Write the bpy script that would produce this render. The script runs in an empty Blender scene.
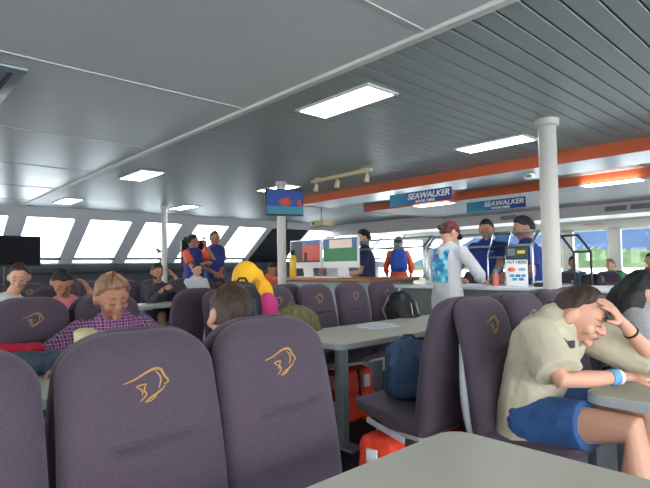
import bpy, bmesh, math, random
from mathutils import Vector as V, Matrix as M, noise
from mathutils.bvhtree import BVHTree
random.seed(7)
C = bpy.context.scene.collection
sc = bpy.context.scene
PI = math.pi

# ------------------------------------------------------------------ materials
def lin(r, g, b):
    f = lambda c: (c/255)/12.92 if c/255 <= .04045 else ((c/255+.055)/1.055)**2.4
    return (f(r), f(g), f(b), 1)
def mat(name, rgb, rough=.6, metal=0, emit=None, strength=0, noise_amt=0, scale=40, bump=0, stretch=(1, 1, 1), spec=.5, sheen=0):
    m = bpy.data.materials.new(name); m.use_nodes = True
    nt = m.node_tree; b = nt.nodes['Principled BSDF']
    c = lin(*rgb)
    b.inputs['Base Color'].default_value = c
    b.inputs['Roughness'].default_value = rough
    b.inputs['Metallic'].default_value = metal
    b.inputs['Specular IOR Level'].default_value = spec
    if sheen: b.inputs['Sheen Weight'].default_value = sheen
    if emit:
        b.inputs['Emission Color'].default_value = lin(*emit); b.inputs['Emission Strength'].default_value = strength
    if noise_amt or bump:
        tc = nt.nodes.new('ShaderNodeTexCoord'); mp = nt.nodes.new('ShaderNodeMapping'); mp.inputs['Scale'].default_value = stretch
        n = nt.nodes.new('ShaderNodeTexNoise'); n.inputs['Scale'].default_value = scale; n.inputs['Detail'].default_value = 4
        nt.links.new(tc.outputs['Object'], mp.inputs[0]); nt.links.new(mp.outputs[0], n.inputs['Vector'])
        if noise_amt:
            r = nt.nodes.new('ShaderNodeValToRGB')
            r.color_ramp.elements[0].position = .3; r.color_ramp.elements[1].position = .7
            r.color_ramp.elements[0].color = [x*(1-noise_amt) for x in c[:3]]+[1]
            r.color_ramp.elements[1].color = [min(1, x*(1+noise_amt)) for x in c[:3]]+[1]
            nt.links.new(n.outputs[0], r.inputs[0]); nt.links.new(r.outputs[0], b.inputs['Base Color'])
        if bump:
            bp = nt.nodes.new('ShaderNodeBump'); bp.inputs['Strength'].default_value = bump; bp.inputs['Distance'].default_value = .01
            nt.links.new(n.outputs[0], bp.inputs['Height']); nt.links.new(bp.outputs[0], b.inputs['Normal'])
    return m
def glass_mat(name, tint=(1, 1, 1), gloss=.08, rough=.02):
    m = bpy.data.materials.new(name); m.use_nodes = True; nt = m.node_tree; nt.nodes.clear()
    o = nt.nodes.new('ShaderNodeOutputMaterial'); t = nt.nodes.new('ShaderNodeBsdfTransparent'); g = nt.nodes.new('ShaderNodeBsdfGlossy')
    t.inputs[0].default_value = (*tint, 1); g.inputs['Roughness'].default_value = rough
    mx = nt.nodes.new('ShaderNodeMixShader'); mx.inputs[0].default_value = gloss
    nt.links.new(t.outputs[0], mx.inputs[1]); nt.links.new(g.outputs[0], mx.inputs[2]); nt.links.new(mx.outputs[0], o.inputs[0])
    return m
def plaid_mat():
    m = mat('plaid cotton', (120, 62, 98), .85); nt = m.node_tree; b = nt.nodes['Principled BSDF']
    tc = nt.nodes.new('ShaderNodeTexCoord')
    last = None
    def band(direction, sc_, lo, hi):
        w = nt.nodes.new('ShaderNodeTexWave'); w.bands_direction = direction; w.inputs['Scale'].default_value = sc_; w.inputs['Distortion'].default_value = .6
        nt.links.new(tc.outputs['Object'], w.inputs['Vector'])
        r = nt.nodes.new('ShaderNodeValToRGB'); r.color_ramp.elements[0].position = lo; r.color_ramp.elements[1].position = hi
        nt.links.new(w.outputs['Fac'], r.inputs[0]); return r.outputs[0]
    def mix(fac, a, bcol):
        x = nt.nodes.new('ShaderNodeMix'); x.data_type = 'RGBA'
        nt.links.new(fac, x.inputs[0])
        if isinstance(a, tuple): x.inputs[6].default_value = a
        else: nt.links.new(a, x.inputs[6])
        x.inputs[7].default_value = bcol
        return x.outputs[2]
    c = mix(band('X', 9, .5, .7), lin(126, 64, 104), lin(66, 42, 76))
    c = mix(band('Z', 9, .62, .75), c, lin(84, 50, 92))
    c = mix(band('X', 18, .95, .99), c, lin(196, 150, 186))
    c = mix(band('Z', 18, .95, .99), c, lin(196, 150, 186))
    nt.links.new(c, b.inputs['Base Color'])
    return m
def print_mat():
    m = mat('blue shirt print', (80, 150, 190), .8); nt = m.node_tree; b = nt.nodes['Principled BSDF']
    tc = nt.nodes.new('ShaderNodeTexCoord'); n = nt.nodes.new('ShaderNodeTexNoise'); n.inputs['Scale'].default_value = 14; n.inputs['Detail'].default_value = 3
    r = nt.nodes.new('ShaderNodeValToRGB'); e = r.color_ramp.elements
    e[0].position = .36; e[0].color = lin(28, 92, 160); e[1].position = .66; e[1].color = lin(186, 222, 232)
    k = e.new(.46); k.color = lin(60, 158, 196); k = e.new(.54); k.color = lin(96, 190, 206)
    nt.links.new(tc.outputs['Object'], n.inputs['Vector']); nt.links.new(n.outputs[0], r.inputs[0]); nt.links.new(r.outputs[0], b.inputs['Base Color'])
    return m
MT = {}
def mm(k, *a, **kw):
    MT[k] = mat(k, *a, **kw); return MT[k]
mm('seat', (79, 68, 80), .92, noise_amt=.16, scale=260, bump=.2, stretch=(1.5, 1, .5), sheen=.15, spec=.15)
mm('gold', (178, 136, 66), .6)
mm('shellgrey', (182, 188, 194), .45)
mm('darkmetal', (70, 76, 82), .45, metal=.3)
mm('legmetal', (150, 160, 168), .4, metal=.4)
mm('table', (186, 185, 170), .38, noise_amt=.05, scale=300)
mm('tedge', (150, 158, 162), .45)
mm('floor', (20, 20, 26), .9, noise_amt=.2, scale=60)
mm('ceilwhite', (214, 217, 217), .32, noise_amt=.02, scale=3)
mm('plank', (150, 159, 157), .42)
mm('planklight', (196, 200, 202), .5)
mm('groove', (46, 50, 52), .8)
mm('trimwhite', (206, 206, 200), .5)
mm('wall', (224, 225, 227), .6)  # raised towards white to stand in for haze around the front windows
mm('wallcream', (222, 218, 206), .6)
mm('walldark', (44, 46, 54), .7)
mm('wallgrey', (76, 80, 88), .7)
mm('bulkhead', (190, 180, 180), .6)
mm('orange', (196, 88, 42), .55)
mm('pillar', (198, 192, 184), .45)
mm('soffit', (150, 166, 176), .3)
mm('black', (16, 17, 20), .5)
mm('screen', (14, 16, 22), .5, spec=.1)
mm('blackplastic', (24, 25, 28), .5)
mm('chrome', (170, 176, 180), .25, metal=.8)
mm('steel', (120, 124, 126), .35, metal=.7)
mm('white', (232, 232, 230), .5)
mm('paper', (226, 232, 240), .7)
mm('wood', (150, 92, 52), .45, noise_amt=.25, scale=8, stretch=(1, .2, 1))
mm('countertop', (214, 218, 222), .35)
mm('counterfront', (108, 114, 112), .6)
mm('deskfront', (150, 166, 164), .6)
mm('signblue', (36, 96, 150), .5); mm('signteal', (40, 146, 176), .5); mm('signnavy', (36, 52, 130), .5)
mm('skin', (200, 152, 128), .55, spec=.3); mm('skintan', (168, 120, 96), .55, spec=.3); mm('skindark', (136, 90, 68), .55, spec=.3); mm('skinpale', (206, 156, 132), .55, spec=.3)
mm('lip', (168, 96, 88), .5); mm('eyedark', (30, 22, 20), .4)
mm('hairdark', (36, 27, 25), .5, noise_amt=.4, scale=60, stretch=(1, 1, .15)); mm('hairblack', (18, 17, 19), .65, noise_amt=.3, scale=60, stretch=(1, 1, .15))
mm('hairbrown', (98, 66, 46), .5, noise_amt=.45, scale=70, stretch=(1, 1, .15)); mm('hairlight', (138, 102, 74), .5, noise_amt=.35, scale=70, stretch=(1, 1, .2)); mm('hairmid', (56, 36, 26), .6, noise_amt=.4, scale=70, stretch=(1, 1, .15)); mm('hairred', (84, 46, 34), .5, noise_amt=.3, scale=60)
mm('beige', (188, 179, 156), .9, noise_amt=.05, scale=25); mm('denimshort', (52, 92, 148), .85, noise_amt=.12, scale=90)
mm('denim', (72, 88, 108), .85, noise_amt=.3, scale=25); mm('redcloth', (176, 22, 48), .85)
mm('pinkshirt', (206, 120, 124), .85, noise_amt=.2, scale=60); mm('greyshirt', (62, 60, 70), .85, noise_amt=.15, scale=40); mm('offwhite', (196, 196, 200), .85, noise_amt=.03, scale=20); mm('polo', (34, 56, 132), .8); mm('navy', (38, 46, 84), .8); mm('vestblue', (36, 52, 122), .75); mm('shirtorange', (224, 92, 62), .8)
mm('yellow', (236, 178, 22), .75); mm('magenta', (196, 52, 122), .8); mm('maroon', (92, 24, 36), .8); mm('green', (34, 168, 84), .8); mm('red', (186, 40, 40), .8); mm('tealshirt', (44, 84, 104), .8); mm('greymarl', (150, 148, 148), .9, noise_amt=.15, scale=90); mm('khaki', (104, 98, 62), .85, noise_amt=.35, scale=30); mm('scarf', (150, 140, 122), .9); mm('trousers', (40, 42, 52), .85)
mm('packblue', (44, 66, 96), .75, noise_amt=.15, scale=60); mm('packbright', (34, 72, 160), .75); mm('strapbrown', (120, 72, 46), .7); mm('packgrey', (176, 180, 184), .7)
mm('ljorange', (228, 62, 28), .7, noise_amt=.12, scale=30); mm('reflect', (222, 226, 228), .35)
mm('bottleyellow', (232, 190, 28), .4); mm('bottlepink', (214, 108, 104), .4); mm('tealcap', (40, 170, 160), .4)
mm('cream', (206, 194, 152), .8, noise_amt=.15, scale=90); mm('bandblue', (92, 152, 206), .5)
mm('fishred', (206, 66, 60), .6); mm('seablue', (26, 70, 148), .5); mm('seateal', (40, 132, 152), .5)
mm('scrred', (176, 66, 48), .4, emit=(176, 66, 48), strength=.2); mm('scrdark', (30, 24, 40), .4); mm('scrgreen', (44, 110, 62), .4, emit=(44, 110, 62), strength=.2); mm('scrblue', (60, 96, 150), .4, emit=(60, 96, 150), strength=.2); mm('scrbeige', (216, 196, 176), .4, emit=(216, 196, 176), strength=.2)
mm('cardgreen', (26, 62, 62), .4); mm('cardorange', (226, 120, 40), .5); mm('cardred', (206, 50, 40), .5); mm('cardblue', (60, 110, 176), .5); mm('cardcyan', (70, 160, 200), .5); mm('textgrey', (86, 96, 110), .6); mm('textyellow', (226, 190, 50), .6)
mm('signpink', (222, 150, 146), .6); mm('signbase', (226, 214, 206), .6)
mm('lamp', (255, 255, 255), .5, emit=(246, 248, 255), strength=14)
mm('sea', (206, 216, 222), .3, noise_amt=.08, scale=.05)  # near-white base stands in for glare and throws light up to the ceiling
mm('hillgreen', (50, 62, 42), 1, spec=0, noise_amt=.35, scale=.06); mm('hillblue', (42, 54, 72), 1, spec=0, noise_amt=.12, scale=.01)  # both toned down to carry the haze of distance in their colour
mm('friezeteal', (110, 200, 210), .6)
def grad_mat():
    m = mat('printed sign', (36, 96, 150), .5); nt = m.node_tree; b = nt.nodes['Principled BSDF']
    tc = nt.nodes.new('ShaderNodeTexCoord'); sp = nt.nodes.new('ShaderNodeSeparateXYZ'); r = nt.nodes.new('ShaderNodeValToRGB'); e = r.color_ramp.elements
    e[0].position = .05; e[0].color = lin(38, 56, 128); e[1].position = .95; e[1].color = lin(40, 140, 170); k = e.new(.55); k.color = lin(36, 92, 150)
    nt.links.new(tc.outputs['Generated'], sp.inputs[0]); nt.links.new(sp.outputs['Y'], r.inputs[0]); nt.links.new(r.outputs[0], b.inputs['Base Color'])
    return m
MT['signgrad'] = grad_mat()
def art_mat():
    m = mat('T-shirt art', (190, 180, 150), .85); nt = m.node_tree; b = nt.nodes['Principled BSDF']
    tc = nt.nodes.new('ShaderNodeTexCoord'); n = nt.nodes.new('ShaderNodeTexNoise'); n.inputs['Scale'].default_value = 34
    r = nt.nodes.new('ShaderNodeValToRGB'); e = r.color_ramp.elements; r.color_ramp.interpolation = 'CONSTANT'
    e[0].position = 0; e[0].color = lin(60, 60, 92); e[1].position = .60; e[1].color = lin(188, 179, 156)
    for p_, c_ in ((.42, (176, 92, 74)), (.47, (206, 160, 84)), (.52, (188, 179, 156)), (.66, (96, 112, 130))): k = e.new(p_); k.color = lin(*c_)
    nt.links.new(tc.outputs['Object'], n.inputs['Vector']); nt.links.new(n.outputs[0], r.inputs[0]); nt.links.new(r.outputs[0], b.inputs['Base Color'])
    return m
MT['tshirtart'] = art_mat(); MT['plaid'] = plaid_mat(); MT['print'] = print_mat()
MT['glass'] = glass_mat('window glass', (.97, .99, 1), .012); MT['guardglass'] = glass_mat('guard glass', (.9, .95, .97), .06); MT['tintglass'] = glass_mat('tinted guard glass', (.55, .62, .74), .12)
MT['clear'] = glass_mat('clear plastic', (.8, .86, .9), .15)

# ------------------------------------------------------------------ mesh helpers
def box(bm, c, s, rz=0, rx=0, ry=0, bev=0, seg=2):
    r = bmesh.ops.create_cube(bm, size=1)
    vs = r['verts']
    bmesh.ops.scale(bm, vec=s, verts=vs)
    if bev:
        es = list({e for v in vs for e in v.link_edges})
        q = bmesh.ops.bevel(bm, geom=es, offset=bev, segments=seg, affect='EDGES', profile=.5)
        vs = list({v for f in q['faces'] for v in f.verts} | {v for v in vs if v.is_valid})
    mt = M.Translation(V(c)) @ M.Rotation(rz, 4, 'Z') @ M.Rotation(ry, 4, 'Y') @ M.Rotation(rx, 4, 'X')
    bmesh.ops.transform(bm, matrix=mt, verts=vs)
    return vs
def loft(bm, rings, n=20, e=2.0, cap=('flat', 'flat')):
    """rings: (centre, u, v, a, b)"""
    rings = list(rings)
    def capr(r0, r1):
        c, u, v, a, b = r0; t = (c-r1[0]).normalized(); h = min(a, b)
        return [(c+t*h*math.sin(k), u, v, a*math.cos(k), b*math.cos(k)) for k in (.5, .95, 1.35)]
    if cap[0] == 'round': rings = capr(rings[0], rings[1])[::-1]+rings
    if cap[1] == 'round': rings = rings+capr(rings[-1], rings[-2])
    L = []
    sp = lambda x: math.copysign(abs(x)**(2/e), x)
    for c, u, v, a, b in rings:
        L.append([bm.verts.new(c+u*a*sp(math.cos(2*PI*k/n))+v*b*sp(math.sin(2*PI*k/n))) for k in range(n)])
    for A, B in zip(L, L[1:]):
        for k in range(n):
            bm.faces.new((A[k], A[(k+1) % n], B[(k+1) % n], B[k]))
    bm.faces.new(L[0][::-1]); bm.faces.new(L[-1])
    return [v for r in L for v in r]
def limb(bm, pts, rad, n=12, flat=1.0, side=None, cap=('round', 'round')):
    """tapered tube through pts; side+flat give an elliptical section (side axis keeps rad, other axis rad*flat)"""
    pts = [V(p) for p in pts]; rings = []
    up = V(side) if side is not None else None
    for i, p in enumerate(pts):
        t = (pts[min(i+1, len(pts)-1)]-pts[max(i-1, 0)])
        t = t.normalized() if t.length > 1e-9 else V((0, 0, 1))
        ref = up if up is not None else (V((0, 0, 1)) if abs(t.z) < .9 else V((1, 0, 0)))
        u = (ref-t*ref.dot(t))
        u = u.normalized() if u.length > 1e-6 else t.orthogonal().normalized()
        v = t.cross(u); up = u
        r = rad[i] if isinstance(rad, (list, tuple)) else rad
        rings.append((p, u, v, r, r*flat))
    return loft(bm, rings, n, cap=cap)
def ell(bm, c, r, mt=None, su=16, sv=10):
    q = bmesh.ops.create_uvsphere(bm, u_segments=su, v_segments=sv, radius=1)
    m = M.Translation(V(c)) @ (mt.to_4x4() if mt else M()) @ M.Diagonal((*r, 1))
    bmesh.ops.transform(bm, matrix=m, verts=q['verts']); return q['verts']
def cyl(bm, c, r, h, n=24, r2=None):
    """vertical, base at c"""
    c = V(c); X, Y = V((1, 0, 0)), V((0, 1, 0)); r2 = r if r2 is None else r2
    return loft(bm, [(c, X, Y, r, r), (c+V((0, 0, h)), X, Y, r2, r2)], n)
def lathe(bm, c, prof, n=24):
    c = V(c); X, Y = V((1, 0, 0)), V((0, 1, 0))
    return loft(bm, [(c+V((0, 0, z)), X, Y, r, r) for r, z in prof], n)
def link(o, parent=None):
    C.objects.link(o)
    if parent: o.parent = parent
    return o
def build(name, bm, m, parent=None, smooth=True, loc=None, angle=40):
    bmesh.ops.recalc_face_normals(bm, faces=bm.faces)
    me = bpy.data.meshes.new(name)
    if loc is not None: bmesh.ops.translate(bm, vec=-V(loc), verts=bm.verts)
    if smooth:
        for f in bm.faces: f.smooth = True
        for ed in bm.edges:
            if len(ed.link_faces) == 2 and ed.calc_face_angle(0) > math.radians(angle): ed.smooth = False
    bm.to_mesh(me); bm.free()
    for x in (m if isinstance(m, (list, tuple)) else [m]): me.materials.append(MT[x] if isinstance(x, str) else x)
    o = bpy.data.objects.new(name, me); link(o, parent)
    if loc is not None and parent is None: o.location = loc
    return o
def tag(o, label, cat, group=None):
    o['label'] = label; o['category'] = cat
    if group: o['group'] = group
    return o
def thing(name, label, cat, loc=(0, 0, 0), rz=0, group=None):
    o = bpy.data.objects.new(name, None); o.empty_display_size = .1; link(o)
    o.location = loc; o.rotation_euler = (0, 0, rz)
    return tag(o, label, cat, group)
def struct(o): o['kind'] = 'structure'; return o
def B(): return bmesh.new()
def kids(o): return [c for c in C.objects if c.parent == o]
def dup(root, loc, rz, label, group=None, skip=()):
    r = root.copy(); C.objects.link(r); r.location = loc; r.rotation_euler = (0, 0, rz); r['label'] = label
    if group: r['group'] = group
    for ch in kids(root):
        if ch.name in skip: continue
        c = ch.copy(); C.objects.link(c); c.parent = r
        for g in kids(ch):
            d = g.copy(); C.objects.link(d); d.parent = c
    return r
def text_mesh(name, s, size, m, parent, mtx, bold=.0, shear=0, ext=.002, width=None):
    cu = bpy.data.curves.new(name, 'FONT'); cu.body = s; cu.size = size; cu.align_x = 'CENTER'; cu.align_y = 'CENTER'
    cu.offset = bold; cu.shear = shear; cu.extrude = ext
    o = bpy.data.objects.new(name, cu); C.objects.link(o)
    dg = bpy.context.evaluated_depsgraph_get(); me = bpy.data.meshes.new_from_object(o.evaluated_get(dg))
    bpy.data.objects.remove(o); bpy.data.curves.remove(cu)
    if width:
        xs = [v.co.x for v in me.vertices]; me.transform(M.Diagonal((width/(max(xs)-min(xs)), 1, 1, 1)))
    me.name = name; me.transform(mtx); me.materials.clear(); me.materials.append(MT[m])
    q = bpy.data.objects.new(name, me); link(q, parent); return q
def smooth_remesh(bm, voxel, it=4, fac=.5):
    bmesh.ops.recalc_face_normals(bm, faces=bm.faces)
    me = bpy.data.meshes.new('tmp'); bm.to_mesh(me); bm.free()
    o = bpy.data.objects.new('tmp', me); C.objects.link(o)
    r = o.modifiers.new('r', 'REMESH'); r.mode = 'VOXEL'; r.voxel_size = voxel; r.use_smooth_shade = True
    s = o.modifiers.new('s', 'SMOOTH'); s.factor = fac; s.iterations = it
    dg = bpy.context.evaluated_depsgraph_get()
    res = bpy.data.meshes.new_from_object(o.evaluated_get(dg))
    bpy.data.objects.remove(o); bpy.data.meshes.remove(me)
    return res
def soft(name, bm, voxel, m, parent, base, it=4, wr=0, wsc=14):
    me = smooth_remesh(bm, voxel, it)
    if wr:
        me.update(); ns = [v.normal.copy() for v in me.vertices]
        for v, n in zip(me.vertices, ns):
            p = v.co*wsc
            v.co += n*wr*(noise.noise(V((p.x, p.y, p.z*.6)))+.5*noise.noise(p*2.3))
    me.transform(M.Translation(-V(base)))
    for p in me.polygons: p.use_smooth = True
    me.name = name; me.materials.clear(); me.materials.append(MT[m])
    o = bpy.data.objects.new(name, me); link(o, parent); return o

# ------------------------------------------------------------------ camera
H = 1.22
cam = bpy.data.cameras.new('camera'); co = bpy.data.objects.new('camera', cam); C.objects.link(co)
cam.sensor_width = 36; cam.lens = 504.66/650*36; cam.clip_start = .02; cam.clip_end = 5000
yaw, pit, rol = math.radians(47.26), math.radians(2.56), math.radians(-.93)
fw = V((math.cos(yaw), math.sin(yaw), 0)); rt = V((math.sin(yaw), -math.cos(yaw), 0)); up = V((0, 0, 1))
f2 = fw*math.cos(pit)+up*math.sin(pit); u2 = up*math.cos(pit)-fw*math.sin(pit)
r3 = rt*math.cos(rol)+u2*math.sin(rol); u3 = u2*math.cos(rol)-rt*math.sin(rol)
mw = M((r3, u3, -f2)).transposed().to_4x4(); mw.translation = V((0, 0, H)); co.matrix_world = mw
sc.camera = co

# ------------------------------------------------------------------ world and light
w = bpy.data.worlds.new('overcast sky'); sc.world = w; w.use_nodes = True
bg = w.node_tree.nodes['Background']; bg.inputs[0].default_value = (.95, .98, 1.0, 1); bg.inputs[1].default_value = 10
sc.view_settings.view_transform = 'Standard'; sc.view_settings.look = 'None'; sc.view_settings.gamma = 1; sc.view_settings.exposure = .3
try:
    sc.cycles.use_denoising = True; sc.cycles.max_bounces = 8; sc.cycles.diffuse_bounces = 5; sc.cycles.transparent_max_bounces = 12
except Exception: pass

# ------------------------------------------------------------------ the setting
XR, XL, YB, YF = 12.8, -6.0, -5.0, 10.0
ZC = 2.35
bm = B(); box(bm, ((XR+XL)/2, 3.4, -.05), (XR-XL+.4, 17.2, .1)); struct(build('floor', bm, 'floor', smooth=False))
# ceiling: smooth white panels on the left, narrow planks on the right
bm = B()
ys = [-5, -3.2, -1.65, -.1, 1.42, 2.98, 4.53, 6.02, 7.55, 9.0, 10.3]
for a, b in zip(ys, ys[1:]):
    box(bm, ((XL+2.0)/2, (a+b)/2, ZC+.03), (2.0-XL-.01, b-a-.012, .06), bev=.004, seg=1)
struct(build('ceiling', bm, 'ceilwhite', angle=20))
bm = B()
y = YB
while y < 10.3:
    box(bm, ((2.0+9.6)/2, y+.0575, ZC+.02), (7.6, .106, .04), bev=.004, seg=1); y += .115
struct(build('ceiling', bm, 'plank', angle=20))
bm = B(); box(bm, ((XL+XR)/2, 2.7, ZC+.09), (XR-XL+.4, 15.6, .06)); struct(build('ceiling', bm, 'groove', smooth=False))
bm = B(); box(bm, (2.01, 2.65, ZC-.006), (.05, 15.3, .03), bev=.006); struct(build('trim_1', bm, 'trimwhite'))
bm = B()
for yy in ys[1:-1]: box(bm, ((XL+2.0)/2, yy, ZC-.001), (2.0-XL, .02, .008))
struct(build('trim_2', bm, 'trimwhite', smooth=False))
# dropped soffits with orange edges
bm = B(); box(bm, (5.61, .7, 2.292), (.70, 11.3, .116)); struct(build('trim_3', bm, 'soffit', smooth=False))
bm = B(); box(bm, (5.25, .7, 2.29), (.02, 11.4, .124)); box(bm, (5.61, 6.36, 2.29), (.72, .02, .124)); struct(build('trim_4', bm, 'orange', smooth=False))
bm = B(); box(bm, (6.94, .7, 2.29), (.02, 11.4, .124)); box(bm, (8.25, 6.36, 2.29), (2.6, .02, .124)); struct(build('trim_5', bm, 'orange', smooth=False))
bm = B()
x = 6.96
while x < 9.5:
    box(bm, (x+.055, .7, 2.262), (.104, 11.3, .06), bev=.003, seg=1); x += .11
struct(build('ceiling', bm, 'planklight', angle=20))
bm = B(); box(bm, (9.6, 2.6, 2.19), (.1, 15.2, .3)); struct(build('trim_6', bm, 'bulkhead', smooth=False))
bm = B(); box(bm, (11.2, 2.6, 2.25), (3.2, 15.2, .08)); struct(build('ceiling', bm, 'trimwhite', smooth=False))
# front wall, raked; rk(x, z) gives a point on it
def rky(z): return YF+(2.23-z)*1.437
def raked(bm, x0, x1, z0, z1, t=.08):
    a = math.atan(1.437)
    c = V(((x0+x1)/2, (rky(z0)+rky(z1))/2, (z0+z1)/2)); L = math.hypot(z1-z0, rky(z1)-rky(z0))
    box(bm, c+V((0, .5*t*math.cos(a)*1.0, .5*t*math.sin(a))), (x1-x0, t, L), rx=a)
starts = [-5.4, -4.3, -3.23, -2.15, -1.08, 0.0, 1.07, 2.15, 3.22, 4.3, 5.47, 6.55, 7.66, 8.75, 9.85, 10.95, 11.9]
bm = B()
edges = [XL-.1]
for s in starts: edges += [s, s+.83]
edges.append(XR+.1)
for a, b in zip(edges[0::2], edges[1::2]): raked(bm, a, b, 1.30, 2.36, .12)
raked(bm, XL, XR, 2.2, 2.36, .12)
struct(build('wall_front', bm, 'wall', smooth=False))
bm = B(); box(bm, ((XL+XR)/2, rky(1.36)+.02, .62), (XR-XL, .1, 1.24)); box(bm, (3.9, rky(1.36)-.32, .45), (.9, .12, .9), ry=.5); struct(build('wall_front', bm, 'wallgrey', smooth=False))
bm = B(); box(bm, ((XL+XR)/2, rky(1.36)-.14, 1.26), (XR-XL, .3, .2), bev=.02); struct(build('trim_7', bm, 'walldark'))
for i, s in enumerate(starts):
    root = bpy.data.objects.new('window_%d' % (i+1), None); link(root); root.location = (s+.415, rky(1.8), 1.8); struct(root)
    bm = B()
    raked(bm, s-.005, s+.02, 1.36, 2.2, .05); raked(bm, s+.81, s+.835, 1.36, 2.2, .05); raked(bm, s, s+.83, 2.18, 2.2, .05); raked(bm, s, s+.83, 1.36, 1.38, .05)
    build('window_frame', bm, 'wall', root, smooth=False, loc=root.location)
    bm = B(); raked(bm, s, s+.83, 1.455, 1.495, -.03); build('rail', bm, 'wallgrey', root, smooth=False, loc=root.location)
    bm = B(); raked(bm, s, s+.83, 1.36, 2.2, .008); build('pane', bm, 'glass', root, smooth=False, loc=root.location)
    if i == 12:
        bm = B(); raked(bm, s-.12, s+1.0, 1.36, 2.19, -.03); o = build('blind', bm, 'walldark', root, smooth=False, loc=root.location)
t = thing('window_sticker', 'small teal wavy sticker on the front window behind the farthest pillar', 'sticker', (4.97, rky(1.64)-.05, 1.64))
bm = B()
rows = []
for k in range(13):
    x = (k/12-.5)*.34; h = .03*math.sin(PI*(k/12))+.012; z = .03*math.sin(k*.9)
    rows.append([bm.verts.new((x, -(z+q)*1.437, z+q)) for q in (-h, h)])
for A, Bq in zip(rows, rows[1:]): bm.faces.new((A[0], Bq[0], Bq[1], A[1]))
build('wave', bm, 'friezeteal', t)
# right wall with windows
ws = [4.12+1.05*k for k in range(-8, 6)]
bm = B()
box(bm, (XR+.06, 2.6, .42), (.12, 15.4, .86)); box(bm, (XR+.06, 2.6, 2.2), (.12, 15.4, .42))
e = [-5.1]
for s in ws: e += [s, s+.83]
e.append(10.4)
for a, b in zip(e[0::2], e[1::2]):
    if b-a > .02: box(bm, (XR+.06, (a+b)/2, 1.42), (.12, b-a, 1.2))
struct(build('wall_right', bm, 'wallcream', smooth=False))
n = len(starts)
for s in ws:
    n += 1
    root = bpy.data.objects.new('window_%d' % n, None); link(root); root.location = (XR, s+.415, .85); struct(root)
    bm = B()
    for yy in (s+.015, s+.815): box(bm, (XR, yy, 1.42), (.05, .03, 1.14))
    for zz in (.865, 1.975): box(bm, (XR, s+.415, zz), (.05, .83, .03))
    build('window_frame', bm, 'white', root, smooth=False, loc=root.location)
    bm = B(); box(bm, (XR+.03, s+.415, 1.42), (.006, .82, 1.12)); build('pane', bm, 'glass', root, smooth=False, loc=root.location)
# unseen left wall with windows; back wall left mostly open for more light
bm = B()
box(bm, (XL-.06, 2.6, .42), (.12, 15.4, .86)); box(bm, (XL-.06, 2.6, 2.2), (.12, 15.4, .42))
for a, b in zip(e[0::2], e[1::2]):
    if b-a > .02: box(bm, (XL-.06, (a+b)/2, 1.42), (.12, b-a, 1.2))
struct(build('wall_left', bm, 'wallcream', smooth=False))
bm = B(); bx_ = [XL-.1, -5.8, -1.6, -1.3, 2.6, 2.9, 6.8, 7.1, 12.6, XR+.1]
box(bm, ((XL+XR)/2, YB-.06, 2.25), (XR-XL, .12, .3))
for a, b in zip(bx_[0::2], bx_[1::2]): box(bm, ((a+b)/2, YB-.06, 1.05), (b-a, .12, 2.1))
struct(build('wall_back', bm, 'wallcream', smooth=False))
# outside: sea and hills
bm = B(); bmesh.ops.create_grid(bm, x_segments=4, y_segments=4, size=3000); bmesh.ops.translate(bm, vec=(0, 0, -3), verts=bm.verts); struct(build('sea', bm, 'sea', smooth=False))
def ridge(name, dist, h0, amp, m, depth, seed, span=(-70, 38)):
    bm = B(); rows = []
    N = 160
    for i in range(N+1):
        a = math.radians(span[0]+(span[1]-span[0])*i/N)
        d = V((math.cos(a), math.sin(a), 0))
        hh = h0+amp*noise.fractal(V((i*.09, seed, 0)), 1, 2, 5)
        edge = min(1, i/8, (N-i)/22)
        rows.append([bm.verts.new(d*(dist+depth*t)+V((0, 0, -4+(hh*edge+4)*q*(1+.12*noise.noise(V((i*.5, t*5, seed))))))) for t, q in ((0, 0), (.12, .35), (.3, .62), (.6, .9), (1, 1), (1.6, .5))])
    for A, Bq in zip(rows, rows[1:]):
        for k in range(5): bm.faces.new((A[k], A[k+1], Bq[k+1], Bq[k]))
    struct(build(name, bm, m))
ridge('hill_green', 400, 13, 8, 'hillgreen', 120, 3.1)
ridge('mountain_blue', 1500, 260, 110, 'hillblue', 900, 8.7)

# pillars
for x, y, r, lab in ((3.98, 1.70, .067, 'round cream pillar nearest, in front of the man leaning over the counter'), (4.1, 5.28, .058, 'round cream pillar carrying the blue fish screen beside the desk'), (4.0, 8.55, .05, 'slender cream pillar farthest away near the raked front windows')):
    t = thing('pillar', lab, 'pillar', (x, y, 0), group='round ceiling pillars')
    bm = B(); cyl(bm, (0, 0, 0), r, ZC, 32); build('shaft', bm, 'pillar', t)
    bm = B(); lathe(bm, (0, 0, 0), [(r*1.02, ZC-.06), (r*1.3, ZC-.045), (r*1.36, ZC-.02), (r*1.4, ZC)], 32); build('collar', bm, 'pillar', t)
    bm = B(); lathe(bm, (0, 0, 0), [(r*1.5, 0), (r*1.5, .012), (r*1.1, .03)], 32); build('base_ring', bm, 'pillar', t)

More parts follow.
